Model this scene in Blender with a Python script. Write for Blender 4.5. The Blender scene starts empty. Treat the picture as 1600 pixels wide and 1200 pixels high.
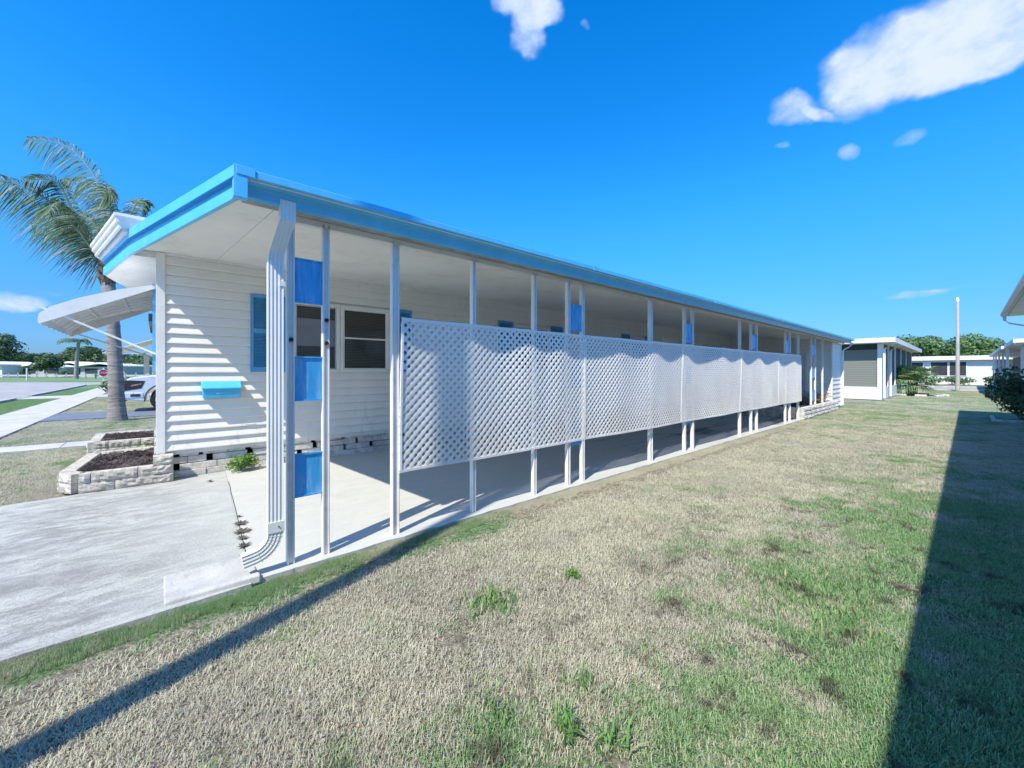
import bpy, bmesh, math, random
from mathutils import Vector, Matrix, Euler
R = math.radians
rnd = random.Random(7)
scene = bpy.context.scene
C = scene.collection

# ------------------------------------------------------------------ camera
YAW = math.atan(712/628)
cam = bpy.data.objects.new('camera', bpy.data.cameras.new('camera')); C.objects.link(cam)
cam.location = (0, 0, 1.4); cam.rotation_euler = (R(90), 0, YAW)
cam.data.sensor_width = 36; cam.data.lens = 36*628/1600
cam.data.shift_y = -20/1600
cam.data.clip_start = .05; cam.data.clip_end = 3000
scene.camera = cam
F = Vector((-math.sin(YAW), math.cos(YAW), 0)); RT = Vector((math.cos(YAW), math.sin(YAW), 0))

# ------------------------------------------------------------------ node helper
class S:
    def __init__(s, nt, so): s.nt = nt; s.so = so
    def m(s, op, *a, clamp=False):
        n = s.nt.nodes.new('ShaderNodeMath'); n.operation = op; n.use_clamp = clamp
        for i, v in enumerate((s,)+a):
            if isinstance(v, S): s.nt.links.new(v.so, n.inputs[i])
            else: n.inputs[i].default_value = v
        return S(s.nt, n.outputs[0])
    def __add__(s, o): return s.m('ADD', o)
    def __sub__(s, o): return s.m('SUBTRACT', o)
    def __mul__(s, o): return s.m('MULTIPLY', o)
    def ramp(s, a, b):                                   # smooth 0..1 between a and b
        n = s.nt.nodes.new('ShaderNodeMapRange'); n.interpolation_type = 'SMOOTHSTEP'
        s.nt.links.new(s.so, n.inputs[0]); n.inputs[1].default_value = a; n.inputs[2].default_value = b
        return S(s.nt, n.outputs[0])
def mixc(nt, f, a, b, mode='MIX'):
    n = nt.nodes.new('ShaderNodeMix'); n.data_type = 'RGBA'; n.blend_type = mode
    for v, i in ((f, 0), (a, 6), (b, 7)):
        if isinstance(v, S): nt.links.new(v.so, n.inputs[i])
        elif i == 0: n.inputs[0].default_value = v
        else: n.inputs[i].default_value = (*v, 1)
    return S(nt, n.outputs[2])
def noise(nt, vec, scale, detail=3, rough=.55, out=0):
    n = nt.nodes.new('ShaderNodeTexNoise'); n.inputs['Scale'].default_value = scale
    n.inputs['Detail'].default_value = detail; n.inputs['Roughness'].default_value = rough
    nt.links.new(vec.so, n.inputs['Vector']); return S(nt, n.outputs[out])
def vscale(nt, vec, sc, rot=(0, 0, 0)):
    n = nt.nodes.new('ShaderNodeMapping'); n.inputs['Scale'].default_value = sc; n.inputs['Rotation'].default_value = rot
    nt.links.new(vec.so, n.inputs['Vector']); return S(nt, n.outputs[0])
def pos(nt): return S(nt, nt.nodes.new('ShaderNodeNewGeometry').outputs['Position'])
def xyz(nt, v):
    n = nt.nodes.new('ShaderNodeSeparateXYZ'); nt.links.new(v.so, n.inputs[0]); return [S(nt, o) for o in n.outputs]
def bump(nt, b, h, dist, st=1.0):
    n = nt.nodes.new('ShaderNodeBump'); n.inputs['Distance'].default_value = dist; n.inputs['Strength'].default_value = st
    nt.links.new(h.so, n.inputs['Height']); nt.links.new(n.outputs[0], b.inputs['Normal'])
def newmat(name, rough=.6, spec=.4, metal=0.):
    m = bpy.data.materials.new(name); m.use_nodes = True; nt = m.node_tree
    b = nt.nodes['Principled BSDF']; b.inputs['Roughness'].default_value = rough
    b.inputs['Specular IOR Level'].default_value = spec; b.inputs['Metallic'].default_value = metal
    return m, nt, b
def mat(name, col, rough=.6, var=.10, vs=3., dirt=None, dv=.35, bp=0, bs=40, spec=.4, metal=0., stretch=(1, 1, 1)):
    m, nt, b = newmat(name, rough, spec, metal)
    p = vscale(nt, pos(nt), stretch)
    n = noise(nt, p, vs, 5)
    lo = tuple(c*(1-var) for c in col); hi = tuple(min(1, c*(1+var)) for c in col)
    c = mixc(nt, n.ramp(.3, .7), lo, hi)
    if dirt:
        d = noise(nt, p, vs*2.7, 6, .65)
        c = mixc(nt, d.ramp(.52, .78)*dv, c, dirt)
    nt.links.new(c.so, b.inputs['Base Color'])
    if bp: bump(nt, b, noise(nt, p, bs, 4), bp)
    return m
def leafmat(name, a, b2, dead=None, tr=.3, rough=.55):
    m, nt, b = newmat(name, rough, .3)
    at = nt.nodes.new('ShaderNodeAttribute'); at.attribute_name = 'rnd'; r = S(nt, at.outputs['Fac'])
    c = mixc(nt, r, a, b2)
    if dead: c = mixc(nt, r.ramp(.86, .93), c, dead)
    nt.links.new(c.so, b.inputs['Base Color'])
    t = nt.nodes.new('ShaderNodeBsdfTranslucent'); nt.links.new(c.so, t.inputs[0])
    mx = nt.nodes.new('ShaderNodeMixShader'); mx.inputs[0].default_value = tr
    nt.links.new(b.outputs[0], mx.inputs[1]); nt.links.new(t.outputs[0], mx.inputs[2])
    nt.links.new(mx.outputs[0], nt.nodes['Material Output'].inputs[0]); return m

# ------------------------------------------------------------------ world, sun, exposure
SUN_H = Vector((.338, -.941, 0)).normalized(); EL = R(51.0)
SUN = Vector((SUN_H.x*math.cos(EL), SUN_H.y*math.cos(EL), math.sin(EL)))
w = bpy.data.worlds.new('World'); scene.world = w; w.use_nodes = True; nt = w.node_tree
sky = nt.nodes.new('ShaderNodeTexSky'); sky.sky_type = 'NISHITA'; sky.sun_disc = False
sky.sun_elevation = EL; sky.sun_rotation = math.atan2(SUN_H.x, SUN_H.y); sky.ozone_density = 4.; sky.dust_density = .3; sky.air_density = 1.0
hs = nt.nodes.new('ShaderNodeHueSaturation'); hs.inputs['Saturation'].default_value = 1.38
nt.links.new(sky.outputs[0], hs.inputs['Color'])
tc = nt.nodes.new('ShaderNodeTexCoord'); dirv = S(nt, tc.outputs['Generated'])
elev = xyz(nt, dirv)[2]
tint = mixc(nt, elev.ramp(-.05, .42), (.12, .22, .46), (.60, .91, 1.02))
col = mixc(nt, 1., S(nt, hs.outputs[0]), tint, 'MULTIPLY')
warpn = noise(nt, dirv, 6, 4, .6, 1); vm = nt.nodes.new('ShaderNodeVectorMath'); vm.operation = 'MULTIPLY_ADD'; nt.links.new(warpn.so, vm.inputs[0]); vm.inputs[1].default_value = (.07, .07, .07); vsub = nt.nodes.new('ShaderNodeVectorMath'); vsub.operation = 'SUBTRACT'; nt.links.new(dirv.so, vsub.inputs[0]); vsub.inputs[1].default_value = (.035, .035, .035); nt.links.new(vsub.outputs[0], vm.inputs[2]); dirw = S(nt, vm.outputs[0])
def vdot(a, v):
    n = nt.nodes.new('ShaderNodeVectorMath'); n.operation = 'DOT_PRODUCT'; nt.links.new(a.so, n.inputs[0]); n.inputs[1].default_value = v
    return S(nt, n.outputs['Value'])
wn = noise(nt, dirv, 9, 8, .62); wn2 = noise(nt, vscale(nt, dirv, (1, 1, 1.6)), 26, 6, .6)
# clouds: directions in degrees (azimuth from +Y towards -X, elevation): centre, two rim points, strength
clouds = [((8.16, 28.72), (5.72, 28.54), (7.43, 25.84), 1), ((4.89, 29.43), (1.73, 29.43), (3.72, 25.68), 1), ((1.31, 29.23), (-1.85, 29.07), (0.28, 25.58), 1),
          ((-2.57, 28.78), (-5.75, 28.63), (-3.45, 25.55), 1), ((-5.9, 29.03), (-9.02, 28.63), (-6.8, 25.4), 1), ((-1.28, 26.32), (-3.45, 26.27), (-1.51, 25.17), .7),
          ((2.51, 26.69), (0.0, 26.48), (2.25, 25.3), .8), ((13.33, 28.06), (11.31, 27.45), (13.08, 26.7), .85), ((10.74, 26.81), (9.4, 26.16), (10.74, 26.3), .6),
          ((45.4, 42.08), (41.78, 42.23), (44.94, 40.53), .9), ((45.85, 39.59), (43.49, 39.3), (46.13, 38.16), .85), ((42.59, 41.67), (40.25, 41.52), (42.32, 40.52), .75),
          ((49.04, 42.33), (46.67, 42.31), (48.77, 41.31), .75), ((37.77, 40.44), (37.24, 40.39), (37.77, 40.13), .5), ((7.74, 22.74), (6.91, 22.95), (7.43, 22.06), .7),
          ((3.95, 22.3), (2.87, 22.25), (3.77, 21.79), .55), ((14.37, 25.05), (13.57, 24.84), (14.37, 24.68), .55), ((17.28, 26.22), (16.75, 26.09), (17.28, 25.72), .2),
          ((1.23, 22.6), (0.65, 22.38), (1.23, 22.39), .3), ((3.5, 7.56), (1.39, 7.52), (3.41, 7.1), .55), ((0.89, 7.81), (-1.09, 7.8), (0.85, 7.56), .35),
          ((-2.93, 6.72), (-3.69, 6.61), (-2.93, 6.5), .3), ((99.57, 6.46), (97.77, 6.53), (99.57, 5.78), .75), ((97.69, 7.6), (96.65, 7.76), (97.69, 7.37), .35)]
def dv_(a): a, e = R(a[0]), R(a[1]); return Vector((-math.sin(a)*math.cos(e), math.cos(a)*math.cos(e), math.sin(e)))
dens = None
for c0, ra, rb, st in clouds:
    c = dv_(c0); t1 = dv_(ra); t1 = t1/t1.dot(c)-c; t2 = dv_(rb); t2 = t2/t2.dot(c)-c
    u = t2.cross(c); u = u/u.dot(t1); v = t1.cross(c); v = v/v.dot(t2)
    d0 = vdot(dirw, c); du = vdot(dirw, u); dv = vdot(dirw, v); du = du*du; dv = dv*dv
    g = (du+dv).m('DIVIDE', (d0*d0).m('MAXIMUM', .01))*-1.+1.      # 1 at the centre, 0 at the rim
    q = g.ramp(-1.3, 1.0)*d0.ramp(.1, .3)*st
    dens = q if dens is None else dens + q
thick = dens + (wn-.5)*1.1 + (wn2-.5)*.55
dens = thick.ramp(.16, 1.25)*dens.ramp(.04, .45)
ccol = mixc(nt, ((wn2-.5)*1.2+(wn-.5)*1.6+thick*.35).ramp(.1, .9), (1.8, 2.4, 3.5), (2.75, 3.05, 3.5))
fin = mixc(nt, dens.m('MINIMUM', .93), col, ccol)
bg = nt.nodes['Background']; nt.links.new(fin.so, bg.inputs[0]); bg.inputs[1].default_value = .15
sl = bpy.data.lights.new('sun', 'SUN'); sl.energy = 3.05; sl.angle = R(.53); sl.color = (1, .93, .79)
so = bpy.data.objects.new('sun', sl); C.objects.link(so); so.rotation_euler = SUN.to_track_quat('Z', 'Y').to_euler(); so.location = (5, -12, 14)
vs = scene.view_settings; scene.display_settings.display_device = 'sRGB'
vs.view_transform = 'Standard'; vs.look = 'None'; vs.exposure = 1.03; vs.gamma = 1

# ------------------------------------------------------------------ mesh helpers
class MB:
    def __init__(s): s.v = []; s.f = []; s.mi = []; s.r = []; s.cr = 0.; s.cm = 0
    def face(s, pts):
        i = len(s.v); s.v += [tuple(p) for p in pts]; s.f.append(tuple(range(i, i+len(pts)))); s.mi.append(s.cm); s.r.append(s.cr)
    def mesh(s, vs, fs):
        i = len(s.v); s.v += [tuple(p) for p in vs]
        for f in fs: s.f.append(tuple(a+i for a in f)); s.mi.append(s.cm); s.r.append(s.cr)
    def box(s, x0, x1, y0, y1, z0, z1, M=None):
        vs = [Vector((x, y, z)) for x in (x0, x1) for y in (y0, y1) for z in (z0, z1)]
        if M: vs = [M @ v for v in vs]
        s.mesh(vs, [(0, 1, 3, 2), (4, 6, 7, 5), (0, 4, 5, 1), (2, 3, 7, 6), (0, 2, 6, 4), (1, 5, 7, 3)])
    def hexa(s, lo, hi):                                 # two quads (4 pts each, same order)
        s.mesh(list(lo)+list(hi), [(3, 2, 1, 0), (4, 5, 6, 7), (0, 1, 5, 4), (1, 2, 6, 5), (2, 3, 7, 6), (3, 0, 4, 7)])
    def bar(s, a, b, w, h=None, up=Vector((0, 0, 1))):
        a = Vector(a); b = Vector(b); h = h or w; d = (b-a).normalized()
        if abs(d.dot(up)) > .95: up = Vector((0, 1, 0))
        x = d.cross(up).normalized()*w/2; y = x.cross(d).normalized()*h/2
        s.hexa([a-x-y, a+x-y, a+x+y, a-x+y], [b-x-y, b+x-y, b+x+y, b-x+y])
    def tube(s, pts, rad, n=8, cap=True):
        pts = [Vector(p) for p in pts]; k = len(pts)
        if not isinstance(rad, (list, tuple)): rad = [rad]*k
        rings = []
        for i, p in enumerate(pts):
            d = (pts[min(i+1, k-1)]-pts[max(i-1, 0)]).normalized()
            up = Vector((0, 0, 1)) if abs(d.z) < .9 else Vector((0, 1, 0))
            x = d.cross(up).normalized(); y = x.cross(d)
            rings += [p+(x*math.cos(t)+y*math.sin(t))*rad[i] for t in [2*math.pi*j/n for j in range(n)]]
        fs = [(i*n+j, i*n+(j+1) % n, (i+1)*n+(j+1) % n, (i+1)*n+j) for i in range(k-1) for j in range(n)]
        if cap: fs += [tuple(range(n-1, -1, -1)), tuple(range((k-1)*n, k*n))]
        s.mesh(rings, fs)
    def sweep(s, prof, path, frames, closed=True):       # prof 2D pts; frames = [(x axis, y axis)] per path point
        n = len(prof); vs = []
        for p, (ax, ay) in zip(path, frames):
            vs += [Vector(p)+Vector(ax)*a+Vector(ay)*b for a, b in prof]
        rng = n if closed else n-1
        fs = [(i*n+j, i*n+(j+1) % n, (i+1)*n+(j+1) % n, (i+1)*n+j) for i in range(len(path)-1) for j in range(rng)]
        if closed: fs += [tuple(range(n-1, -1, -1)), tuple(range((len(path)-1)*n, len(path)*n))]
        s.mesh(vs, fs)
    def prism(s, poly, z0, z1):                          # xy polygon
        n = len(poly)
        s.mesh([(x, y, z0) for x, y in poly]+[(x, y, z1) for x, y in poly],
               [tuple(range(n-1, -1, -1)), tuple(range(n, 2*n))]+[(i, (i+1) % n, n+(i+1) % n, n+i) for i in range(n)])
    def build(s, name, mats, parent=None, smooth=False, bevel=0, fixn=True, attr=False):
        me = bpy.data.meshes.new(name); me.from_pydata(s.v, [], s.f)
        for m in (mats if isinstance(mats, (list, tuple)) else [mats]): me.materials.append(m)
        me.polygons.foreach_set('material_index', s.mi)
        if attr:
            a = me.attributes.new('rnd', 'FLOAT', 'FACE'); a.data.foreach_set('value', s.r)
        if fixn:
            bm = bmesh.new(); bm.from_mesh(me); bmesh.ops.recalc_face_normals(bm, faces=bm.faces); bm.to_mesh(me); bm.free()
        if smooth:
            me.polygons.foreach_set('use_smooth', [True]*len(me.polygons))
            me.set_sharp_from_angle(angle=R(40))
        me.update()
        o = bpy.data.objects.new(name, me); C.objects.link(o)
        if bevel:
            b = o.modifiers.new('bevel', 'BEVEL'); b.width = bevel; b.segments = 2; b.limit_method = 'ANGLE'
        if parent: o.parent = parent; o.matrix_parent_inverse = Matrix.Translation(-Vector(parent.location)) if parent.rotation_euler.z == 0 and abs(parent.scale.x-1) < 1e-6 else Matrix()
        return o
def tag(o, label, cat, group=None, kind=None):
    if label: o['label'] = label
    if cat: o['category'] = cat
    if group: o['group'] = group
    if kind: o['kind'] = kind
    return o
def thing(name, label, cat, loc=(0, 0, 0), group=None):
    o = bpy.data.objects.new(name, None); C.objects.link(o); o.location = loc; o.empty_display_size = .2
    return tag(o, label, cat, group)
def struct(o): o['kind'] = 'structure'; return o
# geometry of a thing is written in world coordinates; build() offsets it from the Empty
def local(o):      # marks a part whose mesh is already local to its parent
    o.matrix_parent_inverse = Matrix(); return o
def dup(o, parent=None, **kw):
    c = o.copy(); C.objects.link(c); c.parent = parent
    for k, v in kw.items(): setattr(c, k, v)
    for ch in o.children: dup(ch, c)
    return c

# ------------------------------------------------------------------ materials
def siding_mat(name, col):
    m, nt, b = newmat(name, .42, .4)
    p = pos(nt); n = noise(nt, vscale(nt, p, (1, 1, .25)), 1.7, 5)
    c = mixc(nt, n.ramp(.3, .75), tuple(a*.93 for a in col), col)
    d = noise(nt, vscale(nt, p, (3, 3, .8)), 3.5, 7, .7); z = xyz(nt, p)[2]
    c = mixc(nt, d.ramp(.5, .8)*(z.ramp(1.3, .3)*.5+.12), c, (.42, .40, .34))
    nt.links.new(c.so, b.inputs['Base Color']); bump(nt, b, noise(nt, vscale(nt, p, (1, .3, 6)), 14, 4), .0015)
    return m
M = {}
M['siding'] = siding_mat('siding', (.90, .87, .80))
M['white'] = mat('white_aluminium', (.83, .82, .79), .35, .05, 2.5, (.45, .43, .40), .25)
M['soffit'] = mat('soffit_paint', (.90, .87, .79), .5, .05, 1.2, (.5, .44, .34), .35)
M['post'] = mat('post_paint', (.80, .77, .73), .38, .05, 4, (.42, .38, .33), .4)
def lattice_mat():
    m, nt, b = newmat('lattice_vinyl', .35, .4); p = pos(nt); z = xyz(nt, p)[2]
    d = noise(nt, vscale(nt, p, (1, 1, .6)), 1.6, 6, .65); f = noise(nt, p, 20, 4, .7)
    c = mixc(nt, f.ramp(.35, .7)*.25, (.90, .89, .86), (.74, .72, .68))
    c = mixc(nt, (d+f*.25).ramp(.50, .78)*(z.ramp(1.5, .6)*.32+.05), c, (.58, .49, .43))
    nt.links.new(c.so, b.inputs['Base Color']); return m
M['lattice'] = lattice_mat()
def blue_mat(name, col, wear=.3):
    m, nt, b = newmat(name, .34, .45)
    p = pos(nt); n = noise(nt, vscale(nt, p, (1, 1, .35)), 6, 6, .6)
    c = mixc(nt, n.ramp(.35, .7), tuple(a*.9 for a in col), col)
    d = noise(nt, vscale(nt, p, (1, 1, .2)), 16, 8, .7)
    c = mixc(nt, d.ramp(.46, .66)*wear, c, (.36, .60, .82)); e = noise(nt, vscale(nt, p, (1, 1, .12)), 30, 4, .6); c = mixc(nt, e.ramp(.56, .70)*wear*.8, c, tuple(a*.45 for a in col))
    nt.links.new(c.so, b.inputs['Base Color']); return m
M['blue'] = blue_mat('fascia_blue', (.11, .56, .94), .12)
M['panelblue'] = blue_mat('panel_blue', (.06, .40, .80), .55)
M['shutter'] = blue_mat('shutter_blue', (.10, .38, .67), .12)
M['mailblue'] = blue_mat('mailbox_blue', (.08, .50, .80), .05)
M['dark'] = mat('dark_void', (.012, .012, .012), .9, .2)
M['black'] = mat('black_rubber', (.02, .02, .02), .5, .2)
M['galv'] = mat('galvanised', (.52, .52, .54), .35, .1, 8, metal=.6)
M['lip'] = mat('weathered_lip', (.34, .32, .29), .6, .2, 6)
def glass_mat(name, a, b2, freq, rough=.07):
    m, nt, b = newmat(name, rough, .6)
    z = xyz(nt, pos(nt))[2]
    wv = (z*freq).m('FRACT')
    c = mixc(nt, wv.ramp(.1, .9), a, b2); nt.links.new(c.so, b.inputs['Base Color']); return m
M['blind'] = glass_mat('blinds_behind_glass', (.030, .033, .028), (.075, .078, .066), 38)
M['plate'] = mat('grey_panel', (.20, .22, .27), .3, .1, 4)
M['screen'] = glass_mat('screen_shade', (.17, .18, .155), (.21, .22, .19), 9, .8)
M['screendark'] = mat('screen_dark', (.045, .045, .05), .6, .2)
def block_mat(name, col, sc=14):
    m, nt, b = newmat(name, .9, .15)
    p = pos(nt); n = noise(nt, p, sc, 7, .7); n2 = noise(nt, p, 2.5, 4)
    c = mixc(nt, n.ramp(.3, .7), tuple(a*.68 for a in col), tuple(min(1, a*1.15) for a in col))
    c = mixc(nt, n2.ramp(.45, .75)*.45, c, (.33, .29, .27)); nt.links.new(c.so, b.inputs['Base Color'])
    bump(nt, b, noise(nt, p, 45, 6, .7), .012); return m
M['block'] = block_mat('split_face_block', (.58, .54, .47))
M['cap'] = block_mat('smooth_block', (.68, .66, .62), 8)
M['skirt'] = block_mat('skirting_block', (.80, .76, .70), 8)
M['mulch'] = block_mat('mulch', (.055, .042, .045), 60)

def concrete(name, base, streak, dk=.6, stain=True):
    m, nt, b = newmat(name, .85, .25)
    p = pos(nt); X, Y, Z = xyz(nt, p)
    warp = noise(nt, p, .8, 3, .5, 1)
    pw = S(nt, nt.nodes.new('ShaderNodeVectorMath').outputs[0]); n_ = pw.so.node; n_.operation = 'MULTIPLY_ADD'
    nt.links.new(warp.so, n_.inputs[0]); n_.inputs[1].default_value = (.5, .5, .5); nt.links.new(p.so, n_.inputs[2])
    s1 = noise(nt, vscale(nt, pw, (3.0, 1.2, 1)), 2.8, 10, .78)
    s2 = noise(nt, vscale(nt, pw, (4, 2.0, 1)), 13, 7, .75)
    big = noise(nt, p, .55, 3)
    wear = Y.ramp(.9, -.6) if stain else (Y*0.+.15)
    c = mixc(nt, (s1.ramp(.40, .60)*(wear*.75+.22)), base, streak)
    c = mixc(nt, s2.ramp(.5, .66)*(wear*.6+.15), c, tuple(a*.62 for a in base))
    c = mixc(nt, big.ramp(.45, .7)*.3, c, tuple(a*1.08 for a in base))
    if stain:
        ty = noise(nt, vscale(nt, pw, (2.2, .18, 1)), 1.1, 5, .6); c = mixc(nt, ty.ramp(.52, .68)*wear*.5, c, (.20, .20, .195))
        sp_ = noise(nt, p, 26, 2, .5); c = mixc(nt, sp_.ramp(.70, .76)*.5, c, (.12, .115, .10))
    g = noise(nt, p, 130, 3, .7)
    c = mixc(nt, g.ramp(.35, .65)*.25, c, tuple(a*.7 for a in base))
    if not stain:
        oil = noise(nt, vscale(nt, p, (1.2, .35, 1)), 1.3, 5, .6)
        c = mixc(nt, oil.ramp(.5, .66)*Y.ramp(4.2, 8)*.8, c, (.10, .10, .09))
        rs = noise(nt, p, 2.3, 4); c = mixc(nt, rs.ramp(.62, .75)*.25, c, (.42, .33, .25))
    nt.links.new(c.so, b.inputs['Base Color'])
    bump(nt, b, s2*.7+s1+noise(nt, p, 60, 5, .7)*.6, .012 if stain else .005, .9 if stain else .5); return m
M['drive'] = concrete('driveway_concrete', (.525, .535, .50), (.27, .27, .26))
M['slab'] = concrete('carport_concrete', (.55, .555, .515), (.42, .42, .39), stain=False)
M['walk'] = mat('sidewalk_concrete', (.52, .50, .47), .9, .12, 2, (.3, .28, .26), .4, .004, 50)
M['road'] = mat('road_asphalt', (.38, .36, .345), .9, .14, .7, (.19, .18, .18), .5, .004, 60)
M['bluedrive'] = mat('painted_driveway', (.165, .19, .23), .8, .1, 1.5, (.12, .12, .13), .4)

def lawn_colour(nt):
    p = pos(nt); X, Y, Z = xyz(nt, p)
    n = noise(nt, p, .75, 5, .6); n2 = noise(nt, p, 3.4, 5, .65)
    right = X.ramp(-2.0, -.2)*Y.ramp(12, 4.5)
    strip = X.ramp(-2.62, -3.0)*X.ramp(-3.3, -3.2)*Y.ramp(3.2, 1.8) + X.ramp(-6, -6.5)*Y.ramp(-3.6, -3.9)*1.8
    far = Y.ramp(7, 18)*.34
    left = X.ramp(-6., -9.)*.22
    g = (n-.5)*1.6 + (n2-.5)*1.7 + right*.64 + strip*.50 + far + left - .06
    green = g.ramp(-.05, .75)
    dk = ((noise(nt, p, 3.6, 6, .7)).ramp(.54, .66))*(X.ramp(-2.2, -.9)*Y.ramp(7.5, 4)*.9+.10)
    return p, green, dk
def lawn_mat(name, blade):
    m, nt, b = newmat(name, .8, .15)
    p, green, dk = lawn_colour(nt)
    if blade:
        at = nt.nodes.new('ShaderNodeAttribute'); at.attribute_name = 'rnd'; r = S(nt, at.outputs['Fac'])
        gg = (green + (r-.5)*1.0).ramp(.30, .70)
        dry = mixc(nt, r, (.50, .46, .33), (.80, .77, .62)); dry = mixc(nt, noise(nt, p, 1.2, 3).ramp(.4, .65)*.5, dry, (.46, .43, .36))
        gr = mixc(nt, (r*7.).m('FRACT'), (.14, .29, .11), (.38, .52, .26))
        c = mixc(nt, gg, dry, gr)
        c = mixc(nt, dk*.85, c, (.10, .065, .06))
    else:
        f = noise(nt, p, 42, 6, .75); f2 = noise(nt, p, 9, 5, .7)
        dry = mixc(nt, f.ramp(.35, .65), (.13, .11, .08), (.50, .46, .34))
        gr = mixc(nt, f.ramp(.35, .65), (.05, .10, .04), (.25, .38, .17))
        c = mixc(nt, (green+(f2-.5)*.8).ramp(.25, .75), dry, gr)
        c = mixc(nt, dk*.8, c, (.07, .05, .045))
        bump(nt, b, f*1.+f2*.8, .03)
    nt.links.new(c.so, b.inputs['Base Color'])
    if blade:
        t = nt.nodes.new('ShaderNodeBsdfTranslucent'); nt.links.new(c.so, t.inputs[0])
        mx = nt.nodes.new('ShaderNodeMixShader'); mx.inputs[0].default_value = .25
        nt.links.new(b.outputs[0], mx.inputs[1]); nt.links.new(t.outputs[0], mx.inputs[2])
        nt.links.new(mx.outputs[0], nt.nodes['Material Output'].inputs[0])
    return m
M['ground'] = lawn_mat('lawn_soil', False); M['blade'] = lawn_mat('lawn_blades', True)
def fargrass():
    return mat('far_grass', (.17, .25, .11), .9, .25, .25, (.33, .30, .18), .6, .01, 30)
M['leafdark'] = leafmat('leaf_dark', (.04, .08, .04), (.12, .19, .085))
M['leafmid'] = leafmat('leaf_mid', (.05, .10, .04), (.14, .22, .09))
M['leafgreen'] = leafmat('leaf_green', (.07, .15, .05), (.20, .32, .12))
M['leafbright'] = leafmat('leaf_bright', (.08, .20, .04), (.24, .40, .10))
M['weed'] = leafmat('weed_leaf', (.09, .24, .06), (.26, .44, .14), (.48, .42, .26))
M['frond'] = leafmat('palm_leaflet', (.05, .11, .05), (.20, .31, .16), (.42, .42, .32))
M['fan'] = leafmat('fan_palm_leaf', (.10, .22, .10), (.30, .46, .22), (.45, .38, .2))
M['deadleaf'] = leafmat('dead_weed_leaf', (.07, .055, .045), (.16, .13, .10), tr=.1)
M['twig'] = leafmat('dry_twigs', (.20, .15, .10), (.40, .33, .25), tr=.05)
M['bark'] = mat('palm_bark', (.31, .275, .25), .9, .30, 3, (.11, .095, .085), .8, .03, 14, stretch=(.6, .6, 5))
M['boots'] = mat('palm_boots', (.17, .12, .09), .9, .4, 9, (.05, .04, .03), .6, .03, 22)
M['wood'] = mat('weathered_wood', (.30, .27, .24), .9, .2, 5, stretch=(4, 4, .4))
M['pole'] = mat('pole_concrete', (.46, .43, .40), .85, .1, 3, (.3, .27, .24), .4)
M['silver'] = mat('truck_silver_paint', (.84, .86, .89), .22, .03, 1, metal=.1)
M['chrome'] = mat('truck_trim', (.05, .05, .055), .3, .1)
M['amber'] = mat('lamp_lens', (.40, .22, .16), .15, .3, 9)
M['glassd'] = mat('truck_glass', (.02, .025, .03), .05, .1, spec=.6)
M['signred'] = mat('sign_red', (.42, .015, .05), .5, .05)
M['beige'] = mat('beige_wall', (.50, .46, .38), .8, .06)
M['brownroof'] = mat('brown_roof_edge', (.06, .045, .04), .7, .2)
M['farwhite'] = mat('far_white_wall', (.72, .72, .70), .6, .05)
M['farroof'] = mat('far_white_roof', (.80, .79, .77), .6, .05)
M['fargrey'] = mat('far_grey_wall', (.42, .43, .42), .7, .08)

# ------------------------------------------------------------------ ground, paving, street
m = MB()
import itertools
def grid_sheet(mb, x0, x1, y0, y1, z, nx, ny):
    vs = [(x0+(x1-x0)*i/nx, y0+(y1-y0)*j/ny, z) for j in range(ny+1) for i in range(nx+1)]
    mb.mesh(vs, [(j*(nx+1)+i, j*(nx+1)+i+1, (j+1)*(nx+1)+i+1, (j+1)*(nx+1)+i) for j in range(ny) for i in range(nx)])
grid_sheet(m, -900, 900, -900, 900, -.035, 4, 4)
struct(m.build('ground', M['ground']))
def ragged(mb, x0, x1, y0, y1, z0, z1, amp=.012, step=.12):   # slab with a slightly broken +X edge
    r = random.Random(3); n = int((y1-y0)/step); right = []
    for i in range(n+1): right.append((x1+r.uniform(-amp, amp), y0+(y1-y0)*i/n))
    mb.prism([(x0, y0)]+right+[(x0, y1)], z0, z1)
m = MB(); ragged(m, -6.96, -3.165, .72, 18.95, -.12, .0); m.prism([(-6.96, .72), (-3.165, .47), (-3.165, .7199), (-6.96, .7199)][::1], -.12, .0)
struct(m.build('carport_slab', M['slab'], fixn=True))
m = MB(); m.prism([(-6.62, -2.5), (-3.06, -2.5), (-3.10, -.6), (-3.11, 0), (-3.13, .466), (-6.9, .713), (-6.86, .1), (-6.68, -.9)], -.12, -.003)
m.prism([(-6.62, -3.9), (-3.06, -3.9), (-3.06, -2.508), (-6.62, -2.508)], -.12, -.008)
m.prism([(-7.1, -5.3), (-2.6, -5.3), (-3.06, -3.908), (-6.62, -3.908)], -.12, -.012)
struct(m.build('driveway', M['drive']))
m = MB(); 
x = -6.7
while x > -58:
    m.box(x-1.49, x, -3.75, -2.5, -.1, .0); x -= 1.5
struct(m.build('sidewalk', M['walk'], bevel=.006))
m = MB(); x = -3.0
while x < 14: m.box(x, x+1.49, -3.75, -2.5, -.1, 0); x += 1.5
struct(m.build('sidewalk', M['walk'], bevel=.006))
m = MB()
y = -2.49
while y < -.2: m.box(-11.75, -11.05, y, y+1.14, -.1, -.002); y += 1.15
struct(m.build('path', M['walk'], bevel=.006))
m = MB(); m.box(-20.0, -17.2, -2.49, 7, -.1, -.004); m.box(-20.1, -17.1, -5.2, -3.76, -.1, -.006)
struct(m.build('neighbour_driveway', M['bluedrive']))
m = MB(); m.box(-34.5, -31.5, -5.2, -3.76, -.1, -.004); m.box(-34.5, -31.5, -2.49, 4, -.1, -.004); struct(m.build('far_driveway', M['walk']))
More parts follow.
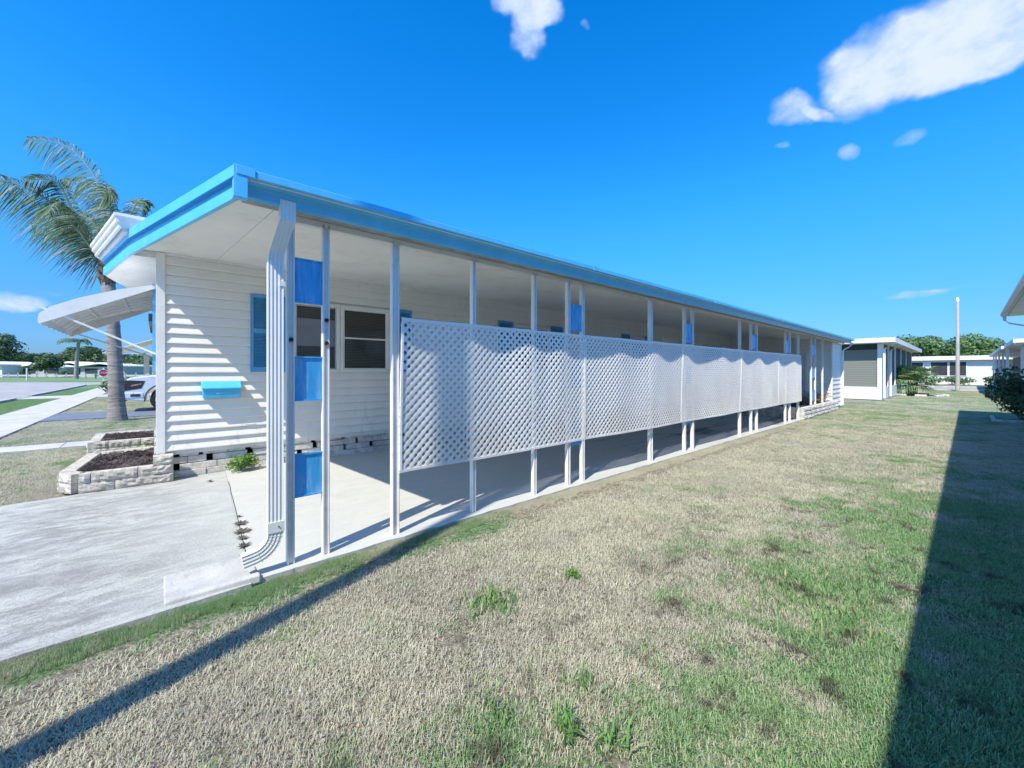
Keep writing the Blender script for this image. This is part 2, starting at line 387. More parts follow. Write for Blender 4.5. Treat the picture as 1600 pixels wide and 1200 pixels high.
m = MB(); m.prism([(-73, -4.9), (-62, -5.25), (20, -5.42), (20, -13.5), (-58, -13.5), (-60, -60), (-105, -60), (-82, -15.2)], -.1, -.022)
m.prism([(-62, -5.25), (-73, -4.9), (-62, 30), (-52, 30)], -.1, -.021)
struct(m.build('road', M['road']))
m = MB()
for a, b in ((-58, -34.6), (-31.4, -20.2), (-17, -7.3), (-2.5, 16)):
    m.sweep([(0, -.1), (0, .05), (.04, .065), (.15, .065), (.15, -.1)], [(a, -5.42, 0), (b, -5.42, 0)], [((0, 1, 0), (0, 0, 1))]*2)
struct(m.build('kerb', M['walk']))
m = MB(); m.box(-250, -52.2, 30, 31, -.1, -.03)
m.prism([(-78.5, -2), (-62.6, 31), (-200, 120), (-300, 20), (-180, -80), (-107, -61), (-84, -15.6)], -.1, -.018)
struct(m.build('far_verge', fargrass()))
m = MB(); m.box(-60, 60, 45.2, 52.6, -.1, -.02); struct(m.build('cross_road', M['road']))
m = MB(); m.box(-60, 60, 44.0, 45.0, -.1, .03); m.box(-60, 60, 52.8, 54.0, -.1, .04); struct(m.build('cross_sidewalk', M['walk']))

# ------------------------------------------------------------------ siding generator
def siding(mb, a, d, L, out, z0, z1, course=.128, depth=.026, clip=None):
    a = Vector(a); d = Vector(d); out = Vector(out)
    prof = [(depth*.2, -.006), (depth*.9, -.005), (depth, .0), (depth*.97, .012), (depth*.42, .07), (.0, course-.006)]
    z = z0
    while z < z1-.01:
        h = min(course, z1-z)
        s0, s1 = 0, L
        if clip: s0, s1 = clip(z+h)
        if s1-s0 > .02:
            pts = []
            for s in (s0, s1):
                for o, dz in prof:
                    p = a+d*s+out*o; pts.append((p.x, p.y, z+min(dz, h-.003)))
            n = len(prof); mb.mesh(pts, [(i, i+1, n+i+1, n+i) for i in range(n-1)])
        z += course

# ------------------------------------------------------------------ the mobile home
XW = -6.90
home = thing('mobile_home', 'long white lap-sided mobile home with blue shutters, standing on stacked block skirting', 'house', (-8.7, 10, 0))
m = MB(); siding(m, (XW, .07, 0), (0, 1, 0), 20.45, (1, 0, 0), .36, 3.0)
m.box(-10.55, XW-.001, .02, 20.5, .30, 3.05)
siding(m, (-10.5, 0.02, 0), (1, 0, 0), 3.55, (0, -1, 0), .36, 2.9)
m.build('wall', M['siding'], home)
m = MB(); m.box(-6.915, -6.866, -.015, .075, .335, 2.93); m.box(-6.99, -6.9155, -.015, .018, .335, 2.93)
m.build('corner_trim', M['white'], home, bevel=.003)
m = MB(); m.box(-6.895, -6.868, .076, 18.88, 2.905, 2.94); m.build('top_trim', M['white'], home)
# skirting of stacked blocks with gaps
m = MB(); m.box(-7.3, -7.05, .1, 18.8, -.05, .30); m.build('shade_backing', M['dark'], home)  # black box painting in the shade behind the block gaps
m = MB(); r = random.Random(11)
for row in range(4):
    y = .10 + (.12 if row % 2 else 0); z = -.01+row*.092
    while y < 18.7:
        L = r.choice((.28, .34, .40, .40, .20)); gap = r.choice((.004, .004, .006, .05, .075, .004)) if row in (1, 2, 3) else .004
        o = r.uniform(-.012, .012); t = r.uniform(-.004, .004)
        m.box(-7.02, -6.915+o, y, min(y+L, 18.75), z, z+.086+t); y += L+gap
m.build('skirting', M['skirt'], home, bevel=.006)
# home roof with white stepped trim, prow-shaped front
pr = [(-6.76, -.35), (-8.70, -.71), (-10.7, -.35)]
m = MB(); m.prism([(-10.66, -.31), (-8.70, -.66), (-6.80, -.31), (-6.80, 20.6), (-10.66, 20.6)], 3.10, 3.27)
m.build('roof', M['farroof'], home)
m = MB()
def offs(poly, d): return [(poly[0][0]+d, poly[0][1]-d*.7), (poly[1][0], poly[1][1]-d), (poly[2][0]-d, poly[2][1]-d*.7)]
def band(mb, poly, d, z0, z1, th=.03):
    o = offs(poly, d); i = offs(poly, d-th)
    mb.prism([o[0], o[1], o[2], i[2], i[1], i[0]], z0, z1)
    mb.prism([(o[0][0], o[0][1]+.002), (i[0][0], i[0][1]+.002), (i[0][0], 20.7), (o[0][0], 20.7)], z0, z1)
band(m, pr, .05, 3.262, 3.295); band(m, pr, .03, 3.20, 3.262); band(m, pr, .0, 3.135, 3.20)
m.build('roof_fascia', M['white'], home)
m = MB()  # ribbed overhang soffit
x = -6.93
while x > -10.6:
    yf = -.26-.36*max(0, 1-abs(x+8.7)/1.9)
    m.box(x-.074, x, yf+.03, .0, 2.856, 2.888); m.box(x-.0915, x-.0745, yf+.03, .0, 2.884, 2.89); x -= .092
m.build('overhang_soffit', M['white'], home)
m = MB(); m.box(-10.5, -6.92, -.2, 0.015, 2.89, 3.16); m.build('overhang_box', M['soffit'], home)

def shutter(parent, plane, y0, y1, z0, z1, out, mt=M['shutter']):
    """louvred shutter; plane = coordinate of wall; out=+1 faces +X"""
    m = MB(); x0 = plane; x1 = plane+.03*out; w = .035
    def b(ya, yb, za, zb, xa=x0, xb=x1): m.box(min(xa, xb), max(xa, xb), ya, yb, za, zb)
    b(y0, y0+w, z0, z1); b(y1-w, y1, z0, z1)
    zm = z0+(z1-z0)*.53
    for a, c in ((z0, z0+.07), (zm-.03, zm+.03), (z1-.05, z1)): b(y0+w+.0005, y1-w-.0005, a, c)
    z = z0+.075
    while z < z1-.06:
        if abs(z-zm) > .045:
            xs = (x0+.004*out, x0+.024*out)
            m.hexa([(xs[1], y0+w, z-.007), (xs[1], y1-w, z-.007), (xs[1], y1-w, z-.002), (xs[1], y0+w, z-.002)],
                   [(xs[0], y0+w, z+.009), (xs[0], y1-w, z+.009), (xs[0], y1-w, z+.014), (xs[0], y0+w, z+.014)])
        z += .021
    b(y0+w-.002, y1-w+.002, z0+.02, z1-.02, x0+.0005, x0+.004)
    return m.build('shutter', mt, parent)
def window(parent, y0, y1, z0, z1, bars=(), plate=False, X=XW):
    m = MB(); fo = X+.062; w = .05
    m.box(X-.03, fo, y0, y0+w, z0, z1); m.box(X-.03, fo, y1-w, y1, z0, z1)
    m.box(X-.03, fo, y0+w, y1-w, z1-w, z1); m.box(X-.03, fo+.012, y0+w, y1-w, z0, z0+w*.8)
    f = m.build('window', M['white'], parent, bevel=.003)
    m = MB(); m.box(X-.02, X+.0295, y0+w, y1-w, z0+w*.8, z1-w); m.build('pane', M['blind'], f)
    m = MB(); a = y0+w; b = y1-w; c = z0+w*.8; d = z1-w; t = .022
    m.box(X+.030, X+.045, a, a+t, c, d); m.box(X+.030, X+.045, b-t, b, c, d)
    m.box(X+.030, X+.045, a+t, b-t, d-t, d); m.box(X+.030, X+.045, a+t, b-t, c, c+t)
    for zb in bars: m.box(X+.030, X+.047, a+t, b-t, zb-.013, zb+.013)
    m.build('sash', M['galv'] if plate else M['white'], f)
    if plate:
        m = MB(); m.box(X+.0302, X+.040, a+t+.004, b-t-.004, 1.80, 2.23); m.build('mid_panel', M['plate'], f)  # flat grey panel across the middle of the window
    return f
window(home, 1.545, 2.255, 1.39, 2.49, (), True)
window(home, 2.262, 3.12, 1.39, 2.49, (1.955,))
window(home, 6.10, 7.30, 1.39, 2.47, (1.9,)); window(home, 10.88, 11.72, 1.39, 2.47, (1.9,))
window(home, 16.1, 17.9, 1.39, 2.47, (1.9,))
for y0, y1 in ((1.01, 1.47), (3.17, 3.55), (5.65, 6.07), (7.36, 7.78), (10.45, 10.85), (11.78, 12.15)):
    shutter(home, XW+.0265, y0, y1, 1.39, 2.525, 1)
# door of the home further down the carport
m = MB(); m.box(XW-.02, XW+.05, 12.75, 12.82, .36, 2.62); m.box(XW-.02, XW+.05, 13.93, 14.0, .36, 2.62); m.box(XW-.02, XW+.05, 12.82, 13.93, 2.55, 2.62)
d = m.build('door_frame', M['white'], home)
m = MB(); m.box(XW-.02, XW+.035, 12.825, 13.925, .37, 2.545); m.build('door', M['siding'], home)
# front windows and shutters (seen edge-on)
m = MB(); m.box(-9.45, -7.75, -.045, .01, 1.35, 2.45)
f = m.build('window', M['white'], home)
m = MB(); m.box(-9.38, -8.64, -.05, -.0455, 1.42, 2.38); m.box(-8.56, -7.82, -.05, -.0455, 1.42, 2.38); m.build('pane', M['blind'], f)
m = MB()
for a, b in ((-7.52, -7.16), (-10.0, -9.6)):
    mm = MB(); mm.box(a, a+.035, -.05, -.002, 1.4, 2.56); mm.box(b-.035, b, -.05, -.002, 1.4, 2.56)
    z = 1.4
    while z < 2.54: mm.box(a+.036, b-.036, -.046, -.02, z, z+.014); z += .022
    mm.box(a+.036, b-.036, -.019, -.003, 1.4, 2.56); mm.build('shutter', M['shutter'], home)

# ------------------------------------------------------------------ the carport
car = thing('carport', 'long white flat-roofed carport with a bright blue fascia along its edge, on slender white posts', 'carport', (-3.2, 10, 0))
A = (-2.950, .360); B = (-6.90, -.27); Cc = (-8.70, -.62); D_ = (-10.72, -.27)
def zs(x): return 2.535+(-3.2-x)*.1095           # soffit height
m = MB()
y = .42; k = 0
def yfront(x): return A[1]+(x-A[0])*(B[1]-A[1])/(B[0]-A[0])
x_in = -6.895
ys = [None]; y = .62
while y < 20.66: ys.append(y); y += .60
ys.append(20.66)
for i in range(len(ys)-1):
    y0, y1 = ys[i], ys[i+1]-.004
    if y0 is None:
        q = [(-3.12, yfront(-3.12)+.05), (-3.12, y1), (x_in, y1), (x_in, yfront(x_in)+.05)]
    else: q = [(-3.12, y0), (-3.12, y1), (x_in, y1), (x_in, y0)]
    m.hexa([(a, b, zs(a)) for a, b in q], [(a, b, zs(a)+.04) for a, b in q])
m.build('soffit', M['soffit'], car)
m = MB(); m.hexa([(-2.98, .42, 2.60), (-2.98, 20.66, 2.60), (x_in+.02, 20.66, 3.10), (x_in+.02, -.2, 3.10)], [(-2.98, .42, 2.64), (-2.98, 20.66, 2.64), (x_in+.02, 20.66, 3.13), (x_in+.02, -.2, 3.13)])
m.build('roof', M['farroof'], car)
# header beam at the posts
m = MB(); m.box(-3.293, -3.243, .70, 20.5, 2.49, 2.534); m.build('header_beam', M['post'], car)
# long fascia / gutter profile, x outward from -3.2, z
prof = [(-3.12, 2.53), (-3.105, 2.515), (-3.075, 2.53), (-3.06, 2.575), (-3.045, 2.594), (-2.975, 2.606), (-2.950, 2.610), (-2.950, 2.652), (-2.960, 2.658), (-3.13, 2.662)]
m = MB(); m.sweep([(a, b) for a, b in prof], [(0, .40, 0), (0, 20.70, 0)], [((1, 0, 0), (0, 0, 1))]*2)
m.build('side_fascia', M['blue'], car)
m = MB(); m.box(-3.195, -3.105, .42, 20.6, 2.522, 2.533); m.build('gutter_lip', M['lip'], car)
for y in (3.9, 7.4, 10.9, 14.4, 17.6): m = MB(); m.box(-3.05, -2.946, y, y+.05, 2.604, 2.657); m.build('fascia_joint', M['blue'], car)
# front fascia, three stepped bands between 3D stations: (x, y, bottom z, top z)
st = [(-2.950, .360, 2.465, 2.658), (-6.90, -.27, 2.845, 3.158), (-8.70, -.62, 2.872, 3.165), (-10.72, -.27, 2.86, 3.158)]
def fr(mb, f0, f1, dout, th, off=0):
    for (xa, ya, ba, ta), (xb, yb, bb, tb) in zip(st[:-1], st[1:]):
        n = Vector((yb-ya, -(xb-xa), 0)).normalized(); n = n if n.y < 0 else -n
        lo0 = ba+(ta-ba)*f0; hi0 = ba+(ta-ba)*f1; lo1 = bb+(tb-bb)*f0; hi1 = bb+(tb-bb)*f1
        a0 = Vector((xa, ya, 0))+n*dout; b0 = Vector((xb, yb, 0))+n*dout; a1 = a0-n*th; b1 = b0-n*th
        mb.hexa([(a0.x, a0.y, lo0), (a1.x, a1.y, lo0), (a1.x, a1.y, hi0), (a0.x, a0.y, hi0)],
                [(b0.x, b0.y, lo1), (b1.x, b1.y, lo1), (b1.x, b1.y, hi1), (b0.x, b0.y, hi1)])
m = MB(); fr(m, .0, .36, 0., .03); fr(m, .36, .62, -.028, .02); fr(m, .62, 1., .012, .05); fr(m, .62, .645, .018, .06)
m.build('front_fascia', M['blue'], car)
m = MB(); m.box(-3.01, -2.948, .346, .42, 2.468, 2.664); m.box(-2.948, -2.944, .36, .46, 2.606, 2.662)
m.build('corner_cap', M['blue'], car, bevel=.003)
m = MB(); m.prism([(-3.12, .40), (-3.10, .47), (-6.9, -.17), (-6.9, -.24)], 2.478, 2.50)
# posts
def post(y, w=.05, d=.05, z0=0, x=-3.268, mt=M['post']):
    m = MB()
    m.box(x-d/2, x+d/2-.012, y-w/2, y+w/2, z0, 2.522); m.box(x+d/2-.0115, x+d/2, y-w/2, y-w/2+.012, z0, 2.522); m.box(x+d/2-.0115, x+d/2, y+w/2-.012, y+w/2, z0, 2.522)
    return m.build('post', mt, car, bevel=.002)
for y, w_ in ((1.535, .066), (2.363, .045), (3.215, .045), (5.75, .075), (9.45, .06), (13.98, .09)): post(y, w_)
def knob(p, y, z, x=-3.243):
    m = MB(); m.tube([(x, y, z), (x+.016, y, z)], [.016, .013], 10); m.build('bolt', M['black'], p)
pairs = [(.726, .969, 0), (3.80, 4.08, 0), (6.88, 7.19, 0), (10.13, 10.5, 0), (12.73, 13.14, 0), (15.45, 15.95, .34)]
for i, (a, b, z0) in enumerate(pairs):
    pa = post(a, .05, .05, z0); pb = post(b, .05, .05, z0)
    for z1, z2 in ((1.905, 2.235), (1.18, 1.51), (.47, .79)):
        if z1 < z0: continue
        m = MB(); m.box(-3.287, -3.263, a+.026, b-.026, z1, z2)
        m.box(-3.262, -3.2555, a+.026, b-.026, z1, z1+.012); m.box(-3.262, -3.2555, a+.026, b-.026, z2-.012, z2)
        m.build('blue_panel', M['panelblue'], pa)
    if i == 0:
        knob(pa, a, 1.63); knob(pb, b, 1.79); knob(pb, b, 1.615)
post(16.95, .05, .05, .33)
# near downspout: corrugated rectangular section following a path
def downspout(parent, path, fr_, w=.094, d=.062, name='downspout', ribs=4):
    prof = []
    for s, sgn in ((1, 1),):
        n = ribs*2
        for i in range(n+1):
            prof.append((-w/2+w*i/n, d/2-(.0035 if i % 2 else 0)))
        for i in range(n+1):
            prof.append((w/2-w*i/n, -d/2+(.0035 if i % 2 else 0)))
    m = MB(); m.sweep(prof, path, fr_); return m.build(name, M['white'], parent)
yd = .668
P1 = [(-3.09, yd, 2.56), (-3.09, yd, 2.42), (-3.115, yd-.012, 2.37), (-3.215, yd-.04, 2.22), (-3.235, yd-.045, 2.17), (-3.235, yd-.045, .30)]
fr1 = [((0, 1, 0), (1, 0, 0)), ((0, 1, 0), (1, 0, .1)), ((0, 1, 0), (.85, 0, .45)), ((0, 1, 0), (.85, 0, .45)), ((0, 1, 0), (1, 0, .1)), ((0, 1, 0), (1, 0, 0))]
P1 = [(x, y, z) for x, y, z in P1]
ds = downspout(car, P1, fr1)
P2 = []; f2 = []
for k in range(9):
    t = R(80)*k/8; rr = .15
    y = yd-.045-rr*(1-math.cos(t)); z = .27-rr*math.sin(t)+.0
    P2.append((-3.235, y, z)); f2.append(((0, math.cos(t), -math.sin(t)*-1*-1), (1, 0, 0)))
last = P2[-1]; P2.append((last[0], last[1]-.07, last[2]-.012)); f2.append(f2[-1])
f2 = [((0, math.cos(R(80)*min(k, 8)/8), -math.sin(R(80)*min(k, 8)/8)), (1, 0, 0)) for k in range(10)]
e = downspout(ds, P2, f2, .096, .064, 'elbow', 4)
m = MB()
for k in range(1, 8):
    p = Vector(P2[k]); ax = Vector(f2[k][0]); tdir = Vector((0, -ax.z*-1, 0))
    m.bar(p-ax*.046+Vector((.0305, 0, 0)), p+ax*.046+Vector((.0305, 0, 0)), .003, .002)
m.build('crimp', M['white'], ds)
m = MB(); m.box(-3.27, -3.20, yd-.045-.052, yd-.045+.0525, .27, .345); m.build('strap', M['white'], ds)
m = MB(); m.box(-3.27, -3.201, yd-.045+.02, yd-.045+.058, 2.0, 2.035); m.build('strap', M['white'], ds)
m = MB(); 
for z in (.31,): m.tube([(-3.199, yd-.03, z), (-3.194, yd-.03, z)], .005, 6)
m.build('screw', M['black'], ds)
# far downspout of the carport
downspout(car, [(-3.03, 20.6, 2.53), (-3.03, 20.6, 2.48), (-3.10, 20.56, 2.36), (-3.28, 20.52, 2.25), (-3.31, 20.52, 2.2), (-3.31, 20.52, .05)],
          [((0, 1, 0), (1, 0, 0)), ((0, 1, 0), (1, 0, .2)), ((0, 1, 0), (.6, 0, .8)), ((0, 1, 0), (.6, 0, .8)), ((0, 1, 0), (1, 0, .2)), ((0, 1, 0), (1, 0, 0))], .1, .08, 'downspout', 3)

# ------------------------------------------------------------------ storage room closing the carport
sh = thing('storage_room', 'white lap-sided storage room with a narrow door closing off the far end of the carport', 'shed', (-5, 19.7, 0))
m = MB()
m.prism([(-6.88, 18.925), (-3.38, 18.925), (-3.38, 20.48), (-6.88, 20.48)], 0, 2.5)
m.mesh([(-6.88, 18.925, 2.5), (-3.38, 18.925, 2.5), (-3.38, 18.925, zs(-3.38)), (-6.88, 18.925, zs(-6.88)), (-6.88, 20.4, 2.5), (-3.38, 20.4, 2.5), (-3.38, 20.4, zs(-3.38)), (-6.88, 20.4, zs(-6.88))], [(0, 1, 2, 3), (7, 6, 5, 4), (0, 4, 5, 1), (1, 5, 6, 2), (3, 2, 6, 7), (0, 3, 7, 4)])
siding(m, (-6.86, 18.92, 0), (1, 0, 0), 3.49, (0, -1, 0), .06, 2.93, .128, .026, lambda z: (0, min(3.49, max(0, (-3.2-(z-2.535)/.1095)+6.86)) if z > 2.535 else 3.49))
siding(m, (-3.37, 18.98, 0), (0, 1, 0), 1.46, (1, 0, 0), .06, 2.50, .17, .024)
m.build('wall', M['siding'], sh)
m = MB(); m.box(-3.40, -3.335, 18.88, 18.975, 0, 2.5); m.box(-3.40, -3.335, 20.44, 20.54, 0, 2.5); m.box(-6.895, -6.84, 18.87, 18.90, .05, 2.9)
m.build('corner_trim', M['white'], sh)
m = MB(); m.box(-5.05, -4.97, 18.86, 18.91, 0, 2.12); m.box(-4.18, -4.10, 18.86, 18.91, 0, 2.12); m.box(-4.97, -4.18, 18.86, 18.91, 2.04, 2.12)
f = m.build('door_frame', M['white'], sh)
m = MB(); m.box(-4.97, -4.18, 18.875, 18.91, .02, 2.04); dd = m.build('door', M['farwhite'], sh)
m = MB(); m.tube([(-4.27, 18.87, 1.0), (-4.27, 18.82, 1.0)], [.03, .028], 10); m.build('door_knob', M['galv'], dd)

# ------------------------------------------------------------------ lattice panels
YS = [1.56, 4.11, 6.72, 9.40, 12.0, 14.17]
LZ0, LZ1 = .535, 1.845
lobes = [(1.50, .20, 1.), (2.30, .26, .9), (3.08, .24, .7), (3.62, .20, .7), (4.88, .32, .75), (5.82, .30, .8), (6.82, .30, .75), (8.44, .35, .8),
         (9.40, .30, .7), (10.5, .38, .8), (11.9, .40, .7), (13.4, .42, .8)]
def warp(y, z):
    t = (z-LZ0)/(LZ1-LZ0)
    b = -.020
    for c, s, a in lobes: b += .050*a*math.exp(-((y-c)/s)**2)*(.25+.75*t)
    b += .016*math.sin(y*2.3+1.2)*(1-t) + .004*math.sin(y*5.1+z*3) + .006*math.sin(3.1*z+y)*(1-t)+.012*(1-t)
    return -3.222 + b
def lath(mb, p0, p1, off, w=.0258, th=.0035):
    p0 = Vector(p0); p1 = Vector(p1); L = (p1-p0).length
    if L < .02: return
    n = max(2, int(L/.10)); d = (p1-p0)/L; nn = Vector((-d.y, d.x))*w/2
    vs = []
    for i in range(n+1):
        p = p0+(p1-p0)*i/n
        for q in (p+nn, p-nn):
            x = warp(q.x, q.y)+off
            vs += [(x, q.x, q.y), (x-th, q.x, q.y)]
    fs = []
    for i in range(n):
        a = i*4; b = a+4
        fs += [(a, a+2, b+2, b), (a+1, b+1, b+3, a+3), (a, b, b+1, a+1), (a+2, a+3, b+3, b+2)]
    mb.mesh(vs, fs)
pitch = .0790
labels = ['first white lattice panel, nearest the downspout corner, with a broad post shadow across it', 'second white lattice panel from the near end of the carport screen',
          'third white lattice panel, the middle one of the carport screen', 'fourth white lattice panel from the near end of the carport screen',
          'fifth and farthest white lattice panel, shorter, ending by the block planter']
for i in range(5):
    y0, y1 = YS[i]+.004, YS[i+1]-.004
    t = thing('lattice_panel', labels[i], 'lattice', (-3.2, (y0+y1)/2, LZ0), 'white lattice panels hung along the carport posts')
    for sgn, off, nm in ((1, .0, 'front_laths'), (-1, -.006, 'back_laths')):
        m = MB(); c = -3.0
        while c < y1-y0+3:
            pts = []
            # line: y-y0 = c' ; z-LZ0 = s ; direction (sgn,1)
            a = c; za, zb = 0., LZ1-LZ0
            ya, yb = a, a+sgn*(LZ1-LZ0)
            # clip in y to [0, W]
            W = y1-y0
            def clip(ya, za, yb, zb):
                lo, hi = 0., 1.
                dy = yb-ya
                for bound, side in ((0, 1), (W, -1)):
                    pa = (ya-bound)*side; pb = (yb-bound)*side
                    if pa < 0 and pb < 0: return None
                    if pa < 0: lo = max(lo, -pa/(pb-pa))
                    elif pb < 0: hi = min(hi, pa/(pa-pb))
                if hi-lo < .01: return None
                return (ya+dy*lo, za+(zb-za)*lo, ya+dy*hi, za+(zb-za)*hi)
            r_ = clip(ya, za, yb, zb)
            if r_: lath(m, (y0+r_[0], LZ0+r_[1]), (y0+r_[2], LZ0+r_[3]), off)
            c += pitch
        m.build(nm, M['lattice'], t, fixn=False)
    m = MB(); n = 24
    for zc, hh in ((LZ0, .012), (LZ1, .016)):
        vs = []
        for k in range(n+1):
            y = y0+(y1-y0)*k/n; x = warp(y, zc)
            vs += [(x-.012, y, zc-hh), (x+.004, y, zc-hh), (x+.004, y, zc+hh), (x-.012, y, zc+hh)]
        fs = [(k*4+j, k*4+(j+1) % 4, k*4+4+(j+1) % 4, k*4+4+j) for k in range(n) for j in range(4)]+[(3, 2, 1, 0), (n*4, n*4+1, n*4+2, n*4+3)]
        m.mesh(vs, fs)
    for yy in (y0, y1-.018):
        vs = []
        for k in range(13):
            z = LZ0+(LZ1-LZ0)*k/12; x = warp(yy, z)
            vs += [(x-.012, yy, z), (x+.0045, yy, z), (x+.0045, yy+.018, z), (x-.012, yy+.018, z)]
        m.mesh(vs, [(k*4+j, k*4+(j+1) % 4, k*4+4+(j+1) % 4, k*4+4+j) for k in range(12) for j in range(4)])
    m.build('edge_trim', M['lattice'], t)

# ------------------------------------------------------------------ small things on and by the home
mb_ = thing('mailbox', 'bright sky-blue metal mailbox hung on the white siding, left of the shutter', 'mailbox', (-6.84, .66, 1.03))
m = MB(); x0 = XW+.027
m.hexa([(x0, .455, 1.035), (x0+.10, .455, 1.035), (x0+.115, .455, 1.165), (x0, .455, 1.165)], [(x0, .875, 1.035), (x0+.10, .875, 1.035), (x0+.115, .875, 1.165), (x0, .875, 1.165)])
m.build('body', M['mailblue'], mb_, bevel=.006)
m = MB(); m.hexa([(x0, .44, 1.168), (x0+.128, .44, 1.155), (x0+.128, .44, 1.175), (x0, .44, 1.262)], [(x0, .89, 1.168), (x0+.128, .89, 1.155), (x0+.128, .89, 1.175), (x0, .89, 1.262)])
m.build('lid', M['mailblue'], mb_, bevel=.006)
m = MB(); m.tube([(x0+.12, .60, 1.095), (x0+.13, .62, 1.10), (x0+.13, .71, 1.10), (x0+.12, .73, 1.095)], .004, 6); m.build('handle', M['shutter'], mb_)

aw = thing('window_awning', 'white aluminium window awning with ribbed underside, propped by two arms off the front wall', 'awning', (-8.2, -.5, 2.1))
m = MB(); n = 14
xa, xb = -7.12, -9.45
prof = [(0, 2.53), (-.35, 2.42), (-.70, 2.27), (-.93, 2.14), (-1.02, 2.05), (-1.03, 1.97)]
for i in range(n):
    a = xa+(xb-xa)*i/n; b = xa+(xb-xa)*(i+1)/n-.004
    dz = .012*(i % 2)
    vs = []
    for x in (a, b):
        for y, z in prof: vs.append((x, y-.01, z-dz))
        for y, z in prof[::-1]: vs.append((x, y-.005, z-dz-.008))
    k = len(prof)*2
    m.mesh(vs, [tuple(range(k-1, -1, -1)), tuple(range(k, 2*k))]+[(j, (j+1) % k, k+(j+1) % k, k+j) for j in range(k)])
m.build('canopy', M['white'], aw)
for x in (xa+.012, xb-.012):
    m = MB(); vs = [(x, y-.01, z+.02) for y, z in prof]+[(x, -1.03, 1.95), (x, -.01, 2.50)]
    k = len(vs); vs2 = [(a+.006, b, c) for a, b, c in vs]
    m.mesh(vs+vs2, [tuple(range(k-1, -1, -1)), tuple(range(k, 2*k))]+[(j, (j+1) % k, k+(j+1) % k, k+j) for j in range(k)])
    m.build('side_panel', M['white'], aw)
m = MB()
for y, z in ((-.35, 2.400), (-.70, 2.250), (-.03, 2.5)): m.bar((xa, y, z), (xb, y, z), .02, .016)
m.build('rib', M['white'], aw)
for x, zt in ((-7.13, 2.17), (-9.4, 1.99)):
    m = MB(); m.bar((x, -1.06 if x > -8 else -.95, zt), (x, -.02, 1.63), .022, .022); m.build('arm', M['white'], aw)

# splash trough
sp = thing('splash_trough', 'pale concrete splash trough lying below the near downspout at the driveway edge', 'splash block', (-3.3, .3, 0))
m = MB()
pf = [(-.21, -.03), (.17, -.03), (.16, .018), (.12, .026), (.07, .004), (-.11, .004), (-.17, .045), (-.21, .04)]
m.sweep(pf, [(-3.33, .03, 0), (-3.32, .28, .004), (-3.31, .52, .010)], [((1, 0, 0), (0, 0, 1))]*3)
m.build('trough', mat('trough_concrete', (.47, .465, .45), .9, .15, 6, (.25, .24, .22), .5, .004, 60), sp, bevel=.008)

# ------------------------------------------------------------------ block planters and pillar
def rough_blocks(mb, a, b, z0, rows, h=.108, th=.13, L=.40, seed=1, cap=True):
    r = random.Random(seed); a = Vector(a); b = Vector(b); d = (b-a); T = d.length; d.normalize(); n = Vector((-d.y, d.x, 0))
    for row in range(rows):
        s = 0; first = True
        while s < T-.01:
            l = min(L*(.5 if (row % 2 and first) else 1), T-s); first = False
            if T-s-l < .06: l = T-s
            nx, nz = max(2, int(l/.035)), 4
            zz0 = z0+row*(h+.004)
            vs = []; fs = []
            for side in (1, -1):
                for iz in range(nz+1):
                    for ix in range(nx+1):
                        rim = ix in (0, nx) or iz in (0, nz)
                        o = th/2+(0 if rim else r.uniform(.002, .022))
                        p = a+d*(s+.003+(l-.006)*ix/nx)+n*o*side; vs.append((p.x, p.y, zz0+h*iz/nz))
            k = (nx+1)*(nz+1)
            for q in (0, 1):
                for iz in range(nz):
                    for ix in range(nx):
                        e = q*k+iz*(nx+1)+ix; fs.append((e, e+1, e+nx+2, e+nx+1))
            for ix in range(nx): fs.append((ix, k+ix, k+ix+1, ix+1)); t_ = nz*(nx+1)+ix; fs.append((t_, t_+1, k+t_+1, k+t_))
            for iz in range(nz): e = iz*(nx+1); fs.append((e, e+nx+1, k+e+nx+1, k+e)); e += nx; fs.append((e, k+e, k+e+nx+1, e+nx+1))
            mb.mesh(vs, fs); s += l
def planter(name, label, poly, rows, seed, mulch_poly, z=0.):
    t = thing(name, label, 'planter', (sum(p[0] for p in poly)/len(poly), sum(p[1] for p in poly)/len(poly), 0))
    for i in range(len(poly)-1):
        m = MB(); rough_blocks(m, (*poly[i], 0), (*poly[i+1], 0), z, rows, seed=seed+i); m.build('block_wall', M['block'], t)
    m = MB(); mp = mulch_poly; h = z+rows*.112-.035
    r = random.Random(seed); m.prism(mp, 0, h-.02)
    o = m.build('soil', M['mulch'], t)
    # chips
    m = MB(); xs = [p[0] for p in mp]; ys_ = [p[1] for p in mp]
    for _ in range(2600):
        x = r.uniform(min(xs), max(xs)); y = r.uniform(min(ys_), max(ys_)); s = r.uniform(.008, .028)
        ins = False; k = len(mp)
        for i in range(k):
            (x1, y1), (x2, y2) = mp[i], mp[(i+1) % k]
            if (y1 > y) != (y2 > y) and x < (x2-x1)*(y-y1)/(y2-y1)+x1: ins = not ins
        if not ins: continue
        M_ = Matrix.Translation((x, y, h-.02+r.uniform(0, .03))) @ Euler((r.uniform(-.6, .6), r.uniform(-.6, .6), r.uniform(0, 6.3))).to_matrix().to_4x4()
        m.cr = r.random(); m.box(-s, s, -s*.5, s*.5, -.004, .006, M_)
    m.build('mulch', M['mulch'], t)
    return t
planter('block_planter', 'near grey block planter filled with dark mulch, beside the driveway at the home corner',
        [(-6.77, .02), (-6.77, -.68), (-6.98, -.80), (-8.35, -.68), (-8.45, .0)], 2, 21, [(-6.84, .0), (-6.84, -.63), (-7.0, -.73), (-8.28, -.62), (-8.38, .0)])
